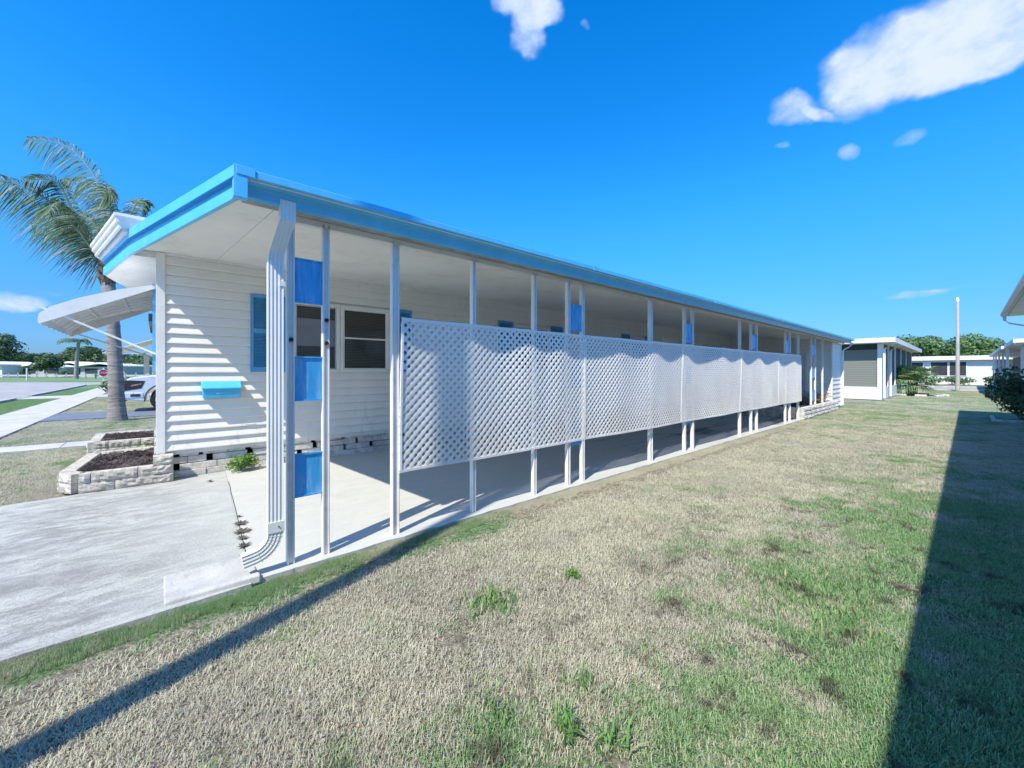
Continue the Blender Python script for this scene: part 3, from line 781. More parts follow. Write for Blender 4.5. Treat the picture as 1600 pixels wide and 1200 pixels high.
planter('block_planter', 'farther of the two block planters by the front wall, beyond the leafy gap',
        [(-9.6, -.02), (-9.6, -.80), (-10.95, -.80), (-10.95, -.02)], 2, 41, [(-9.67, -.04), (-9.67, -.72), (-10.88, -.72), (-10.88, -.04)])
t = thing('block_pillar', 'short pillar of stacked split-face blocks under the near corner of the home', 'pillar', (-6.8, .03, 0))
m = MB()
for k in range(3): 
    mm = MB(); rough_blocks(mm, (-6.78, -.045, 0), (-6.78, .155, 0), k*.112, 1, th=.16, L=.3, seed=60+k); mm.build('block', M['block'], t)
mm = MB(); rough_blocks(mm, (-6.97, -.03, 0), (-6.95, .10, 0), .0, 6, th=.10, L=.3, seed=70); mm.build('block', M['block'], t)
t = thing('block_planter', 'long low pale block planter with dry stems, under the carport roof far end', 'planter', (-3.5, 16.5, 0))
m = MB(); rough_blocks(m, (-3.22, 14.15, 0), (-3.22, 18.8, 0), -.01, 3, seed=81)
m.build('block_wall', M['cap'], t)
m = MB(); rough_blocks(m, (-3.29, 14.22, 0), (-4.7, 14.22, 0), -.01, 3, seed=82); m.build('block_wall', M['cap'], t)
m = MB(); m.box(-4.7, -3.29, 14.3, 18.8, 0, .28); m.build('soil', M['mulch'], t)
def twigs(name, label, c, n, rad, hgt, seed, group=None, mt='twig'):
    r = random.Random(seed); m = MB()
    for _ in range(n):
        m.cr = r.random(); a = r.uniform(0, 6.28); l = r.uniform(.4, 1)*hgt; b = Vector(c)+Vector((r.uniform(-.3, .3)*rad, r.uniform(-.3, .3)*rad, 0))
        tip = b+Vector((math.cos(a)*rad*r.uniform(.3, 1), math.sin(a)*rad*r.uniform(.3, 1), l)); mid = (b+tip)/2+Vector((r.uniform(-.05, .05), r.uniform(-.05, .05), .08))
        m.tube([b, mid, tip], [.009, .006, .003], 4, False)
    return tag(m.build(name, M[mt], attr=True, fixn=False), label, 'plant', group)
twigs('dry_shrub', 'dry leafless stems at the far end of the long pale planter', (-3.6, 18.0, .28), 90, .55, .45, 5)
twigs('dry_shrub', 'dry leafless stems in the long pale planter between the last posts', (-3.6, 16.4, .28), 70, .5, .4, 6)

# ------------------------------------------------------------------ foliage helpers
def leaf_quad(mb, p, n, s, r, asp=.5):
    n = n.normalized(); t = n.cross(Vector((r.uniform(-1, 1), r.uniform(-1, 1), r.uniform(-1, 1)))).normalized(); b = n.cross(t)
    mb.cr = min(1, max(0, r.random()))
    mb.face([p-t*s, p-b*s*asp, p+t*s, p+b*s*asp])
def rv(r): 
    while True:
        v = Vector((r.uniform(-1, 1), r.uniform(-1, 1), r.uniform(-1, 1)))
        if .05 < v.length < 1: return v
def crown(mb, c, rx, rz, n, s, seed, lumps=9):
    r = random.Random(seed); c = Vector(c); L = []
    for _ in range(lumps):
        v = rv(r); v = Vector((v.x*rx*.75, v.y*rx*.75, v.z*rz*.62)); L.append((c+v, r.uniform(.34, .55)))
    for _ in range(n):
        q, k = r.choice(L); d = rv(r).normalized()
        rr = k*(1-.35*r.random()**2)
        p = q+Vector((d.x*rx*rr, d.y*rx*rr, d.z*rz*rr)); leaf_quad(mb, p, d+rv(r)*.8, s*r.uniform(.6, 1.3), r)
def tree(name, label, x, y, h, rx, seed, mt='leafdark', group=None, n=1500, s=.28, cat='tree', trunk=True):
    t = thing(name, label, cat, (x, y, 0), group)
    m = MB(); crown(m, (x, y, h*.62), rx, h*.42, n, s, seed); m.build('crown', M[mt], t, fixn=False, attr=True)
    m = MB(); r = random.Random(seed); m.tube([(x, y, -.05), (x+r.uniform(-.2, .2), y, h*.3), (x+r.uniform(-.5, .5), y+.2, h*.55)], [.035*h, .026*h, .012*h], 8)
    for k in range(3):
        a = r.uniform(0, 6.28); m.tube([(x, y, h*.28), (x+math.cos(a)*rx*.5, y+math.sin(a)*rx*.5, h*.58)], [.015*h, .006*h], 6)
    m.build('trunk', M['wood'], t); return t
def shrub(name, label, c, rx, rz, n, s, seed, mt='leafmid', group=None, lumps=8):
    r = random.Random(seed); t = thing(name, label, 'shrub', c, group)
    m = MB(); crown(m, (c[0], c[1], c[2]+rz), rx, rz, n, s, seed, lumps); m.build('foliage', M[mt], t, fixn=False, attr=True)
    m = MB()
    for _ in range(7): a = r.uniform(0, 6.28); m.tube([c, (c[0]+math.cos(a)*rx*.5, c[1]+math.sin(a)*rx*.5, c[2]+rz*r.uniform(.8, 1.5))], [.02, .006], 5)
    m.build('stem', M['wood'], t); return t
def tuft(name, label, c, n, L, seed, mt='weed', group=None, spread=.6, wd=.006, base=.05):
    r = random.Random(seed); m = MB()
    for _ in range(n):
        m.cr = r.random(); a = r.uniform(0, 6.28); b = Vector(c)+Vector((r.gauss(0, base), r.gauss(0, base), 0)); l = L*r.uniform(.5, 1.1); o = r.uniform(.15, 1)*spread
        d = Vector((math.cos(a), math.sin(a), 0)); s = Vector((-d.y, d.x, 0))*wd*r.uniform(.6, 1.2)
        pts = [b+d*l*o*t*t+Vector((0, 0, l*(t-.42*t*t*o*1.4))) for t in (0, .35, .7, 1)]
        m.mesh([pts[0]-s, pts[0]+s, pts[1]-s, pts[1]+s, pts[2]-s*.7, pts[2]+s*.7, pts[3]], [(0, 1, 3, 2), (2, 3, 5, 4), (4, 5, 6)])
    return tag(m.build(name, M[mt], attr=True, fixn=False), label, 'weed', group, 'stuff' if name == 'grass_patch' else None)

# weeds on lawn
tuft('grass_patch', 'bright green grass tuft standing alone in the tan lawn below the second lattice panel', (-1.93, 1.54, -.03), 190, .085, 1, wd=.0045, base=.085)
tuft('weed_tuft', 'long-bladed green grass clump at the bottom centre of the lawn, arching left', (-1.03, 1.21, -.03), 46, .15, 2, spread=.9, wd=.0045, base=.03)
tuft('weed_tuft', 'smaller green clump arching right beside the long-bladed clump at the bottom centre', (-.90, 1.30, -.03), 30, .11, 3, spread=.9, wd=.0045, base=.03)
tuft('weed_tuft', 'thin pale green clump just above the two arching clumps at the bottom centre', (-1.16, 1.44, -.03), 26, .12, 4, spread=.7, wd=.004, base=.04)
tuft('weed_tuft', 'small dark green leafy weed in the open tan lawn', (-1.82, 2.17, -.03), 45, .07, 5, 'leafbright', spread=1., wd=.008, base=.02)
tuft('grass_patch', 'broad bright green grass patch near the shadow edge at the right of the lawn', (-.64, 3.05, -.03), 260, .09, 6, wd=.005, base=.17)
tuft('grass_patch', 'dry pale clump in the middle of the lawn above the reddish weeds', (-1.55, 2.62, -.03), 60, .10, 7, 'twig', spread=1., wd=.003, base=.09)
tuft('weed_tuft', 'thin grass clump at the very bottom of the picture, left of the long-bladed clump', (-1.32, 1.04, -.03), 26, .11, 8, spread=.7, wd=.004, base=.05)
# fern clump by skirting
def fern(name, label, c, n, rad, hgt, seed, mt='leafbright', cat='plant'):
    r = random.Random(seed); m = MB()
    for _ in range(n):
        a = r.uniform(0, 6.28); l = r.uniform(.5, 1); d = Vector((math.cos(a), math.sin(a), 0))
        prev = Vector(c)+d*rad*.15*r.random()
        pts = [Vector(c)+d*rad*l*t+Vector((0, 0, hgt*l*(1.5*t-.75*t*t))) for t in [k/7 for k in range(1, 8)]]
        for k, p in enumerate(pts):
            for sd in (-1, 1):
                leaf_quad(m, p+Vector((-d.y, d.x, 0))*sd*.018, Vector((d.x*.3, d.y*.3, 1))+rv(r)*.6, .018*r.uniform(.6, 1.2), r, .4)
    return tag(m.build(name, M[mt], attr=True, fixn=False), label, cat)
shrub('fern_weed', 'bushy bright green fern growing against the block skirting, near the mailbox', (-6.80, .87, 0), .20, .135, 1300, .020, 3, 'leafbright', lumps=12)
fern('planter_weed', 'green seedlings growing in the gap between the two block planters, at the driveway end', (-8.9, -.35, -.02), 90, .5, .22, 4)
fern('planter_weed', 'bright green seedlings close to the front wall between the two block planters', (-9.05, -.02, -.02), 60, .35, .3, 8)
# dead weeds along the driveway crack
dl_s = .62
dl = [((-4.62, .589), .05, 'top one, nearest the home wall'), ((-4.40, .57), .115, 'second from the wall'), ((-4.18, .55), .13, 'largest'), ((-4.00, .535), .095, 'fourth from the wall'), ((-3.82, .52), .10, 'fifth from the wall'), ((-3.60, .51), .10, 'last, nearest the splash trough'), ((-6.35, .50), .07, 'small one close to the fern by the skirting')]
for i, ((x, y), s, tx) in enumerate(dl):
    r = random.Random(90+i); m = MB()
    for k in range(11):
        a = k*.571+r.uniform(-.3, .3); l = dl_s*s*r.uniform(.6, 1.1); d = Vector((math.cos(a), math.sin(a), 0)); n_ = Vector((-d.y, d.x, 0))
        m.cr = r.random(); c = Vector((x, y, .004+.002*k/11))
        pts = [c]
        for q, wv in ((.25, .12), (.4, .22), (.5, .12), (.65, .2), (.75, .1), (1, .0)):
            pts.append(c+d*l*q+n_*l*wv+Vector((0, 0, .012*q)))
        for q, wv in ((.75, .1), (.65, .2), (.5, .12), (.4, .22), (.25, .12)): pts.append(c+d*l*q-n_*l*wv+Vector((0, 0, .012*q)))
        m.face(pts)
    tag(m.build('dead_weed', M['deadleaf'], attr=True, fixn=False), 'flat brown dead weed on the driveway crack, ' + tx if i < 6 else 'flat brown dead weed on the driveway, ' + tx, 'weed', 'dead weeds along the driveway crack')
m = MB(); r = random.Random(5); pts = [(-6.2, .675), (-5.9, .66), (-5.6, .635), (-5.3, .618), (-5.0, .60), (-4.62, .574), (-4.2, .545), (-3.8, .518), (-3.5, .50)]
for (a, b), (c, d) in zip(pts[:-1], pts[1:]): m.prism([(a, b-.003), (c, d-.003), (c, d+.003), (a, b+.003)], -.01, .0015)
struct(m.build('driveway_crack', M['dark']))

# ------------------------------------------------------------------ palms
def frond(parent, base, ctrl, side, L_leaf, seed, pairs=70, droop=1.0, wind=Vector((0, 0, 0)), mt='frond', wd=.022):
    """base + ctrl offsets: rachis polyline (smoothed); leaflets on both sides"""
    r = random.Random(seed); P = [Vector(base)+Vector(c) for c in ctrl]
    def cr(t):
        n = len(P)-1; f = t*n; i = min(int(f), n-1); u = f-i
        p0 = P[max(i-1, 0)]; p1 = P[i]; p2 = P[i+1]; p3 = P[min(i+2, n)]
        return .5*((2*p1)+(p2-p0)*u+(2*p0-5*p1+4*p2-p3)*u*u+(3*p1-p0-3*p2+p3)*u**3)
    pts = [cr(k/16) for k in range(17)]
    m = MB(); m.cr = .9; m.tube(pts, [.035*(1-k/17)+.006 for k in range(17)], 5)
    f = m.build('frond', M[mt], parent, fixn=False, attr=True)
    m = MB()
    for k in range(pairs):
        t = .10+.90*(k+r.random()*.6)/pairs; p = cr(min(t, .995)); d = (cr(min(t+.02, 1))-cr(max(t-.02, 0))).normalized()
        sd = d.cross(Vector(side)).normalized()
        ll = L_leaf*(.35+1.1*math.sin(math.pi*min(1, t*.9+.12))**.7)*r.uniform(.75, 1.1)*.72
        for s in (-1, 1):
            m.cr = r.random()
            out = (sd*s+d*.55+rv(r)*.22).normalized()
            w2 = out.cross(Vector(side)).normalized()*wd*r.uniform(.7, 1.2)
            q = [p]
            for j in range(1, 4):
                tt = j/3; q.append(p+out*ll*tt+(Vector((0, 0, -1))*droop+wind)*ll*tt*tt*.75)
            m.mesh([q[0]-w2*.4, q[0]+w2*.4, q[1]-w2, q[1]+w2, q[2]-w2*.8, q[2]+w2*.8, q[3]], [(0, 1, 3, 2), (2, 3, 5, 4), (4, 5, 6)])
    m.build('leaflets', M[mt], f, fixn=False, attr=True); return f
def FL(px, depth): l = (px-800)/628; return F*depth+RT*(l*depth)
def L3(a, b, c): return RT*a+Vector((0, 0, b))+F*c     # right, up, away
pb = Vector((-16.2, -.87, 0))
palm = thing('palm_tree', 'tall windblown palm with a stout ringed grey trunk, standing in front of the awning', 'palm', pb)
m = MB(); r = random.Random(8); path = []; rad = []
for k in range(60):
    z = 4.05*k/59; path.append(pb+L3(-.030*z-.0022*z**3, z-.05, 0)); 
    rad.append(.170+.075*math.exp(-z*2.6)+.007*(1 if k % 5 == 0 else 0)-.006*z+.004*r.random())
m.tube(path, rad, 18); m.build('trunk', M['bark'], palm, smooth=True)
top = path[-1]
m = MB()
for k in range(40):
    a = k*2.4; z = k*.018; d = Vector((math.cos(a), math.sin(a), 0)); p = top+Vector((0, 0, -.25+z))+d*.10
    m.bar(p, p+d*.10+Vector((0, 0, .30)), .09, .035)
m.tube([top+Vector((0, 0, -.1)), top+Vector((0, 0, .7))], [.15, .08], 10)
m.build('leaf_bases', M['boots'], palm)
top = top+Vector((0, 0, .35)); S_ = F*-1
FR = [([(0, 0, 0), (-.15, 1.3, .1), (-.50, 2.6, .2), (-1.25, 3.55, .1), (-2.3, 3.75, 0)], .95),
      ([(0, 0, 0), (-.35, 1.1, .5), (-.9, 2.2, .9), (-1.7, 3.0, 1.1), (-2.6, 3.1, 1.2)], .8),
      ([(0, 0, 0), (-.7, .75, -.2), (-1.4, 1.35, -.3), (-2.3, 2.1, -.4), (-3.3, 2.55, -.4)], 1.0),
      ([(0, 0, 0), (-.8, .5, .5), (-1.7, 1.2, .9), (-2.6, 1.7, 1.1), (-3.6, 1.7, 1.2)], 1.),
      ([(0, 0, 0), (.10, 1.0, .1), (.05, 1.9, 0), (.1, 2.3, -.1), (.28, 1.9, -.1)], .7),
      ([(0, 0, 0), (-.1, 1.0, .4), (-.1, 1.9, .8), (.0, 2.4, 1.0), (.15, 2.3, 1.2)], .7),
      ([(0, 0, 0), (-.2, .8, -.5), (-.35, 1.6, -.7), (-.5, 2.1, -.9), (-.9, 2.0, -1.2)], .8),
      ([(0, 0, 0), (-.3, .6, .6), (-.7, 1.0, 1.0), (-1.2, .9, 1.5), (-1.6, .4, 1.9)], .8),
      ([(0, 0, 0), (-.1, .7, -.4), (-.15, 1.3, -.8), (-.1, 1.4, -1.2), (.0, 1.0, -1.5)], .7),
      ([(0, 0, 0), (-.5, .8, .9), (-1.0, 1.5, 1.6), (-1.7, 1.6, 2.3), (-2.4, 1.1, 2.8)], .8),
      ([(0, 0, 0), (-.3, 1.0, -.6), (-.8, 1.7, -1.0), (-1.5, 1.9, -1.4), (-2.2, 1.4, -1.6)], .8),
      ([(0, 0, 0), (-.4, .9, .2), (-.8, 1.5, .3), (-1.4, 1.7, .4), (-1.9, 1.4, .4)], .7)]
for i, (c, ll) in enumerate(FR):
    frond(palm, top, [L3(*q) for q in c], S_, ll*.80, 30+i, 100, 1.0, RT*-.35, wd=.015)

def small_palm(name, label, loc, h, lean, fl, nf, seed, group=None, tr=.14):
    t = thing(name, label, 'palm', loc, group); b = Vector(loc); r = random.Random(seed)
    m = MB(); pth = [b+RT*lean*(k/8)**2+Vector((0, 0, h*k/8-.05*(k == 0))) for k in range(9)]
    m.tube(pth, [tr*(1.3-.5*k/8) for k in range(9)], 10); m.build('trunk', M['bark'], t, smooth=True)
    tp = pth[-1]
    for i in range(nf):
        a = 6.28*i/nf+r.uniform(-.2, .2); d = Vector((math.cos(a), math.sin(a), 0))-RT*.35; up = r.uniform(.2, .8)
        c = [Vector((0, 0, 0)), d*fl*.35+Vector((0, 0, fl*.32*up)), d*fl*.7+Vector((0, 0, fl*.30*up)), d*fl-Vector((0, 0, fl*(.35-.4*up)))]
        frond(t, tp, c, Vector((0, 0, 1)), fl*.30, seed*10+i, 26, .9, wd=fl*.016)
    return t
small_palm('palm_tree', 'small distant palm on the far grass, left of the stop sign', FL(119, 75), 7.0, .5, 2.3, 14, 3, tr=.27)
small_palm('palm_tree', 'palm beyond the pickup, its bare trunk rising behind the neighbouring awning', (-38, .55, 0), 6.6, -.2, 2.4, 8, 4, tr=.24)
small_palm('palm_tree', 'leafy palm crown showing behind the brown-edged beige building', (-42, 4.2, 0), 6.0, 0, 3.4, 12, 5, tr=.2)

# fan palm clump on the right lawn
def fan_palm(loc, seed):
    t = thing('fan_palm', 'green fan palm clump growing beside the screened room, on the right of the lawn', 'palm', loc)
    r = random.Random(seed); b = Vector(loc)
    for s_ in range(5):
        o = Vector((r.uniform(-.45, .45), r.uniform(-.4, .4), 0)); hh = r.uniform(.35, .9)
        m = MB(); m.tube([b+o*.6, b+o+Vector((0, 0, hh))], [.11, .08], 8); m.build('trunk', M['boots'], t)
        m = MB()
        for k in range(9):
            a = r.uniform(0, 6.28); el = r.uniform(-.3, 1.2); d = Vector((math.cos(a)*math.cos(el), math.sin(a)*math.cos(el), math.sin(el)))
            p0 = b+o+Vector((0, 0, hh)); c = p0+d*r.uniform(.4, .75); m.cr = r.random(); m.tube([p0, c], .008, 4, False)
            sd = d.cross(Vector((0, 0, 1))).normalized()
            for j in range(15):
                q = R(-75+150*j/14); dd = d*math.cos(q)+sd*math.sin(q); l = r.uniform(.5, .75); m.cr = r.random()
                n2 = dd.cross(d.cross(sd)).normalized()*.030; e1 = c+dd*l*.6; e2 = c+dd*l+Vector((0, 0, -.16*l/.5))
                m.mesh([c-n2*.3, c+n2*.3, e1-n2, e1+n2, e2], [(0, 1, 3, 2), (2, 3, 4)])
        m.build('fan_leaves', M['fan'], t, fixn=False, attr=True)
    return t
fan_palm((-2.15, 33.2, 0), 12)
fern('low_palmetto', 'low yellow-green palmetto at the right foot of the fan palm clump', (-1.15, 33.0, -.03), 40, .55, .55, 14, 'fan')
# dark bush under the neighbour eave
shrub('dark_bush', 'dark leafy bush in the shade at the right edge, in its edged bed', (1.02, 18.5, -.03), .75, .82, 2600, .060, 17, 'leafdark', lumps=14)
m = MB(); m.box(.45, 1.6, 17.75, 17.83, -.06, .04); m.box(.45, .53, 17.835, 19.4, -.06, .04)
tag(m.build('bed_edging', M['cap']), 'pale concrete edging round the dark bush at the right edge', 'edging')

# ------------------------------------------------------------------ pickup truck (nose points to -Y)
tk = thing('pickup_truck', 'silver pickup truck with black grille parked nose-out on the blue-grey driveway', 'truck', (-20.0, 2, 0))
TX0, TX1 = -20.95, -19.03
side = [(-.83, .42), (-.86, .60), (-.84, .93), (-.80, 1.10), (-.70, 1.17), (-.2, 1.235), (.75, 1.30), (.95, 1.33), (1.55, 1.86), (1.8, 1.93), (3.1, 1.93), (3.35, 1.86), (3.5, 1.38), (5.05, 1.38), (5.08, .55), (4.75, .50)]
def arch(yc, r0, a0=-8, a1=188): return [(yc+r0*math.cos(R(a)), .41+r0*math.sin(R(a))) for a in [a0+(a1-a0)*k/12 for k in range(13)]]
side = side+arch(3.95, .50)+[(3.3, .42), (.75, .42)]+arch(.19, .50)
k = len(side)
m = MB()
vs = []
for x, ins in ((TX0, .0), (TX0+.0, 0), (TX1, 0)):
    pass
def sec(x, tuck):
    out = []
    for y, z in side:
        out.append((x, y, z) if z < 1.34 else (x+(tuck*(z-1.34)/.59), y, z))
    return out
A_ = sec(TX0, .22); B_ = sec(TX1, -.22)
m.mesh(A_+B_, [tuple(range(k-1, -1, -1)), tuple(range(k, 2*k))]+[(j, (j+1) % k, k+(j+1) % k, k+j) for j in range(k)])
m.build('body', M['silver'], tk, bevel=.03)
m = MB()
for yc in (.19, 3.95):
    for x in (TX1, ):
        pts = arch(yc, .52); 
        m.sweep([(0, 0), (.05, 0), (.05, .03), (0, .03)], [(x-.02, a, b) for a, b in pts], [((1, 0, 0), (0, (a-yc)/.52, (b-.41)/.52)) for a, b in pts])
m.build('fender_flare', M['chrome'], tk)
m = MB(); m.box(TX0+.30, TX1-.30, -.885, -.80, .70, 1.08); m.box(TX0+.12, TX1-.12, -.9, -.8, .36, .46)
g = m.build('grille', M['chrome'], tk, bevel=.01)
m = MB()
for z in (.76, .86, .96): m.box(TX0+.33, TX1-.33, -.90, -.886, z, z+.03)
m.build('grille_bar', M['galv'], g)
for sx in (TX1, TX0):
    s = -1 if sx == TX1 else 1
    m = MB(); m.hexa([(sx-s*.006, -.865, .72), (sx-s*.006, -.42, .80), (sx-s*.006, -.32, 1.06), (sx-s*.006, -.835, 1.09)], [(sx+s*.30, -.875, .76), (sx+s*.30, -.5, .92), (sx+s*.30, -.5, 1.05), (sx+s*.30, -.86, 1.08)])
    h = m.build('headlight', M['chrome'], tk)
    m = MB(); xa_ = sx-s*.012; m.hexa([(xa_, -.68, .86), (xa_, -.42, .94), (xa_, -.42, .98), (xa_, -.68, .93)], [(xa_+s*.05, -.68, .86), (xa_+s*.05, -.42, .94), (xa_+s*.05, -.42, .98), (xa_+s*.05, -.68, .93)]); m.build('lens', M['amber'], h)
m = MB(); m.box(TX0+.02, TX1+.015, -.93, -.60, .46, .67); m.box(TX1-.3, TX1+.012, -.61, -.36, .46, .67)
bmp = m.build('bumper', M['silver'], tk, bevel=.03)
m = MB(); m.box(TX1+.016, TX1+.02, -.70, -.45, .52, .61); m.build('fog_lamp', M['chrome'], bmp)
for yc in (.19, 3.95):
    for sx, s in ((TX1, -1), (TX0, 1)):
        wh = thing.__call__('wheel', None, None, (sx+s*.14, yc, .41)) if False else None
        m = MB(); m.tube([(sx+s*.27, yc, .39), (sx+s*.25, yc, .39), (sx+s*.03, yc, .39), (sx+s*.01, yc, .39)], [.33, .39, .39, .34], 28)
        wo = m.build('wheel', M['black'], tk, smooth=True)
        m = MB(); m.tube([(sx+s*.009, yc, .39), (sx+s*.005, yc, .39)], [.25, .24], 24)
        for q in range(6):
            a = q*math.pi/3; m.bar((sx+s*.0, yc, .39), (sx+s*.0, yc+.22*math.cos(a), .39+.22*math.sin(a)), .05, .02, Vector((1, 0, 0)))
        m.build('rim', M['galv'], wo)
m = MB(); m.mesh([(TX1-.04, 1.15, 1.36), (TX1-.20, 1.68, 1.82), (TX1-.20, 3.05, 1.82), (TX1-.04, 3.2, 1.36), (TX1-.02, 1.15, 1.36), (TX1-.18, 1.68, 1.82), (TX1-.18, 3.05, 1.82), (TX1-.02, 3.2, 1.36)], [(0, 1, 2, 3), (7, 6, 5, 4), (0, 4, 5, 1), (1, 5, 6, 2), (2, 6, 7, 3), (3, 7, 4, 0)])
m.build('side_window', M['glassd'], tk)
m = MB(); m.hexa([(TX0+.2, .97, 1.35), (TX1-.2, .97, 1.35), (TX1-.32, 1.52, 1.84), (TX0+.32, 1.52, 1.84)], [(TX0+.2, .95, 1.37), (TX1-.2, .95, 1.37), (TX1-.32, 1.50, 1.86), (TX0+.32, 1.50, 1.86)])
m.build('windshield', M['glassd'], tk)
m = MB(); m.box(TX1+.01, TX1+.24, 1.15, 1.25, 1.30, 1.52); m.build('mirror', M['silver'], tk, bevel=.02)

# ------------------------------------------------------------------ buildings around
def eave_house(name, label, x0, x1, y0, y1, h, mats=(M['farwhite'], M['farroof']), wins=(), ov=.35, gable=None, kick=None):
    t = thing(name, label, 'house', ((x0+x1)/2, (y0+y1)/2, 0))
    m = MB(); m.box(x0, x1, y0, y1, 0, h-.02); m.build('wall', mats[0], t)
    m = MB()
    if gable:
        xm = (x0+x1)/2
        for a, b in (((x0-ov, h), (xm, h+gable)), ((xm, h+gable), (x1+ov, h))):
            m.hexa([(a[0], y0-ov, a[1]), (b[0], y0-ov, b[1]), (b[0], y0-ov, b[1]+.16), (a[0], y0-ov, a[1]+.16)], [(a[0], y1+ov, a[1]), (b[0], y1+ov, b[1]), (b[0], y1+ov, b[1]+.16), (a[0], y1+ov, a[1]+.16)])
        m.prism([(x0, y0+.01), (x1, y0+.01), (x1, y1), (x0, y1)], h-.01, h+.02)
    else: m.box(x0-ov, x1+ov, y0-ov, y1+ov, h, h+.42)
    m.build('roof', mats[1], t)
    for (a, b, c, d, face) in wins:       # a,b along wall; c,d heights
        m = MB(); g = MB()
        if face == 'S':
            m.box(a-.06, b+.06, y0-.05, y0+.01, c-.06, d+.06); g.box(a, b, y0-.056, y0-.0505, c, d)
        if face == 'E':
            m.box(x1-.01, x1+.05, a-.06, b+.06, c-.06, d+.06); g.box(x1+.0505, x1+.056, a, b, c, d)
        f = m.build('window', M['white'], t); g.build('pane', M['screendark'], f)
    return t
# screened-room home behind ours
t = thing('screened_room', 'white screened room with a large grey-green roll shade and a white kick plate, just past the carport end', 'sunroom', (-4.4, 30, 0))
m = MB(); m.box(-9, -2.75, 26.5, 42, 0, .62); m.box(-9, -2.75, 26.5, 42, 2.76, 2.80); m.box(-9, -5.9, 26.6, 42, .62, 2.76); m.build('wall', M['farwhite'], t)
m = MB(); m.box(-5.9, -2.93, 26.56, 26.60, .62, 2.47); m.build('roll_shade', M['screen'], t)
m = MB(); m.box(-5.9, -2.93, 26.60, 26.64, 2.47, 2.76); m.build('dark_infill', M['screendark'], t)
m = MB(); m.box(-2.93, -2.72, 26.48, 26.68, 0, 2.76)
for y in (28.6, 28.9, 31.6, 31.9, 34.6, 34.9, 38, 41.9): m.box(-2.83, -2.74, y, y+.10, .62, 2.76)
m.build('frame_post', M['white'], t)
m = MB()
for a, b in ((26.7, 28.6), (29.0, 31.6), (32.0, 34.6), (35, 38), (38.1, 41.9)): m.box(-2.80, -2.78, a, b, .62, 2.76)
m.build('side_screen', M['screendark'], t)
m = MB(); m.box(-9.2, -2.28, 25.95, 42.4, 2.80, 2.98); m.box(-9.2, -2.24, 25.91, 25.95, 2.78, 3.0); m.box(-2.28, -2.24, 25.95, 42.4, 2.76, 3.0); m.build('roof', M['farroof'], t)
for y in (26.35, 28.75):
    downspout(t, [(-2.3, y-.2, 2.78), (-2.32, y-.2, 2.7), (-2.62, y, 2.52), (-2.66, y, 2.42), (-2.66, y, .1)], [((0, 1, 0), (1, 0, 0)), ((0, 1, 0), (.8, 0, .5)), ((0, 1, 0), (.8, 0, .5)), ((0, 1, 0), (1, 0, .2)), ((0, 1, 0), (1, 0, 0))], .10, .08, 'downspout', 3)
# stones/garden edging round fan palm
for i in range(9):
    r = random.Random(200+i); m = MB(); a = i/9*6.28; c = Vector((-1.95+math.cos(a)*1.2, 33.2+math.sin(a)*1.1, -.02))
    M_ = Matrix.Translation(c) @ Euler((0, 0, a)).to_matrix().to_4x4(); m.box(-.07, .07, -.24, .24, 0, .11, M_)
    tag(m.build('edging_stone', M['cap'], bevel=.02), ['front left', 'front', 'right', 'back right', 'back', 'back left', 'left', 'near left', 'near right'][i]+' pale edging stone in the ring round the fan palm clump', 'stone', 'edging stones round the fan palm')
# far white house across the cross street
fh = eave_house('far_house', 'long low white house with paired dark windows across the far street, behind the lamp pole', -14, 1.9, 62, 70, 2.55,
                wins=[(-9.6, -8.3, 1.0, 2.3, 'S'), (-8.1, -6.8, 1.0, 2.3, 'S'), (-6.0, -4.7, .95, 2.35, 'S'), (-4.5, -3.2, .95, 2.35, 'S'), (-2.6, -1.4, .95, 2.35, 'S'), (-1.25, -.1, .95, 2.35, 'S')], ov=.5)
m = MB(); m.box(1.95, 7, 63, 69.5, 0, 2.5); m.build('carport_wall', M['fargrey'], fh)
m = MB(); m.box(1.85, 7.4, 61.2, 70, 2.55, 2.70); m.build('carport_roof', M['farroof'], fh)
for i, x in enumerate((-8.4, -5.2, -2.9, -.6, 1.8)):
    shrub('hedge_shrub', ['low clipped shrub at the left end of the far house front', 'low clipped shrub under the paired windows of the far house', 'low clipped shrub right of the centre windows of the far house', 'low clipped shrub near the corner of the far house', 'low clipped shrub by the carport of the far house'][i], (x, 60.8, 0), 1.3, .45, 500, .12, 300+i, 'leafmid', 'shrubs along the far white house')
TL = ['rounded green tree rising behind the left part of the far white house', 'tall broad green tree behind the middle of the far white house', 'green tree directly behind the lamp pole', 'green tree thinning to the right of the lamp pole', 'lower green tree at the right end of the row behind the far house', 'pale green tree low at the left end of the row behind the far house']
for i, (x, y, h, rx) in enumerate(((-8.6, 80, 5.6, 4.0), (-5.4, 82, 6.4, 4.2), (-2.2, 83, 6.5, 4.0), (.8, 82, 6.2, 3.4), (3.2, 80, 5.0, 2.8), (-11.8, 79, 4.6, 3.5))):
    tree('tree', TL[i], x, y, h, rx, 400+i, 'leafgreen', 'trees behind the far white house', 5200, .20)
# lamp pole
t = thing('lamp_pole', 'tall plain concrete lamp pole with a small white head at the end of the lawn', 'pole', (-.48, 45.1, 0))
m = MB(); m.tube([(-.48, 43.4, 0), (-.48, 43.4, 6.4)], [.125, .07], 12); m.build('pole', M['pole'], t)
m = MB(); m.tube([(-.48, 43.4, 6.4), (-.48, 43.4, 6.55), (-.5, 43.4, 6.75)], [.06, .09, .05], 10); m.build('lamp_head', M['white'], t)

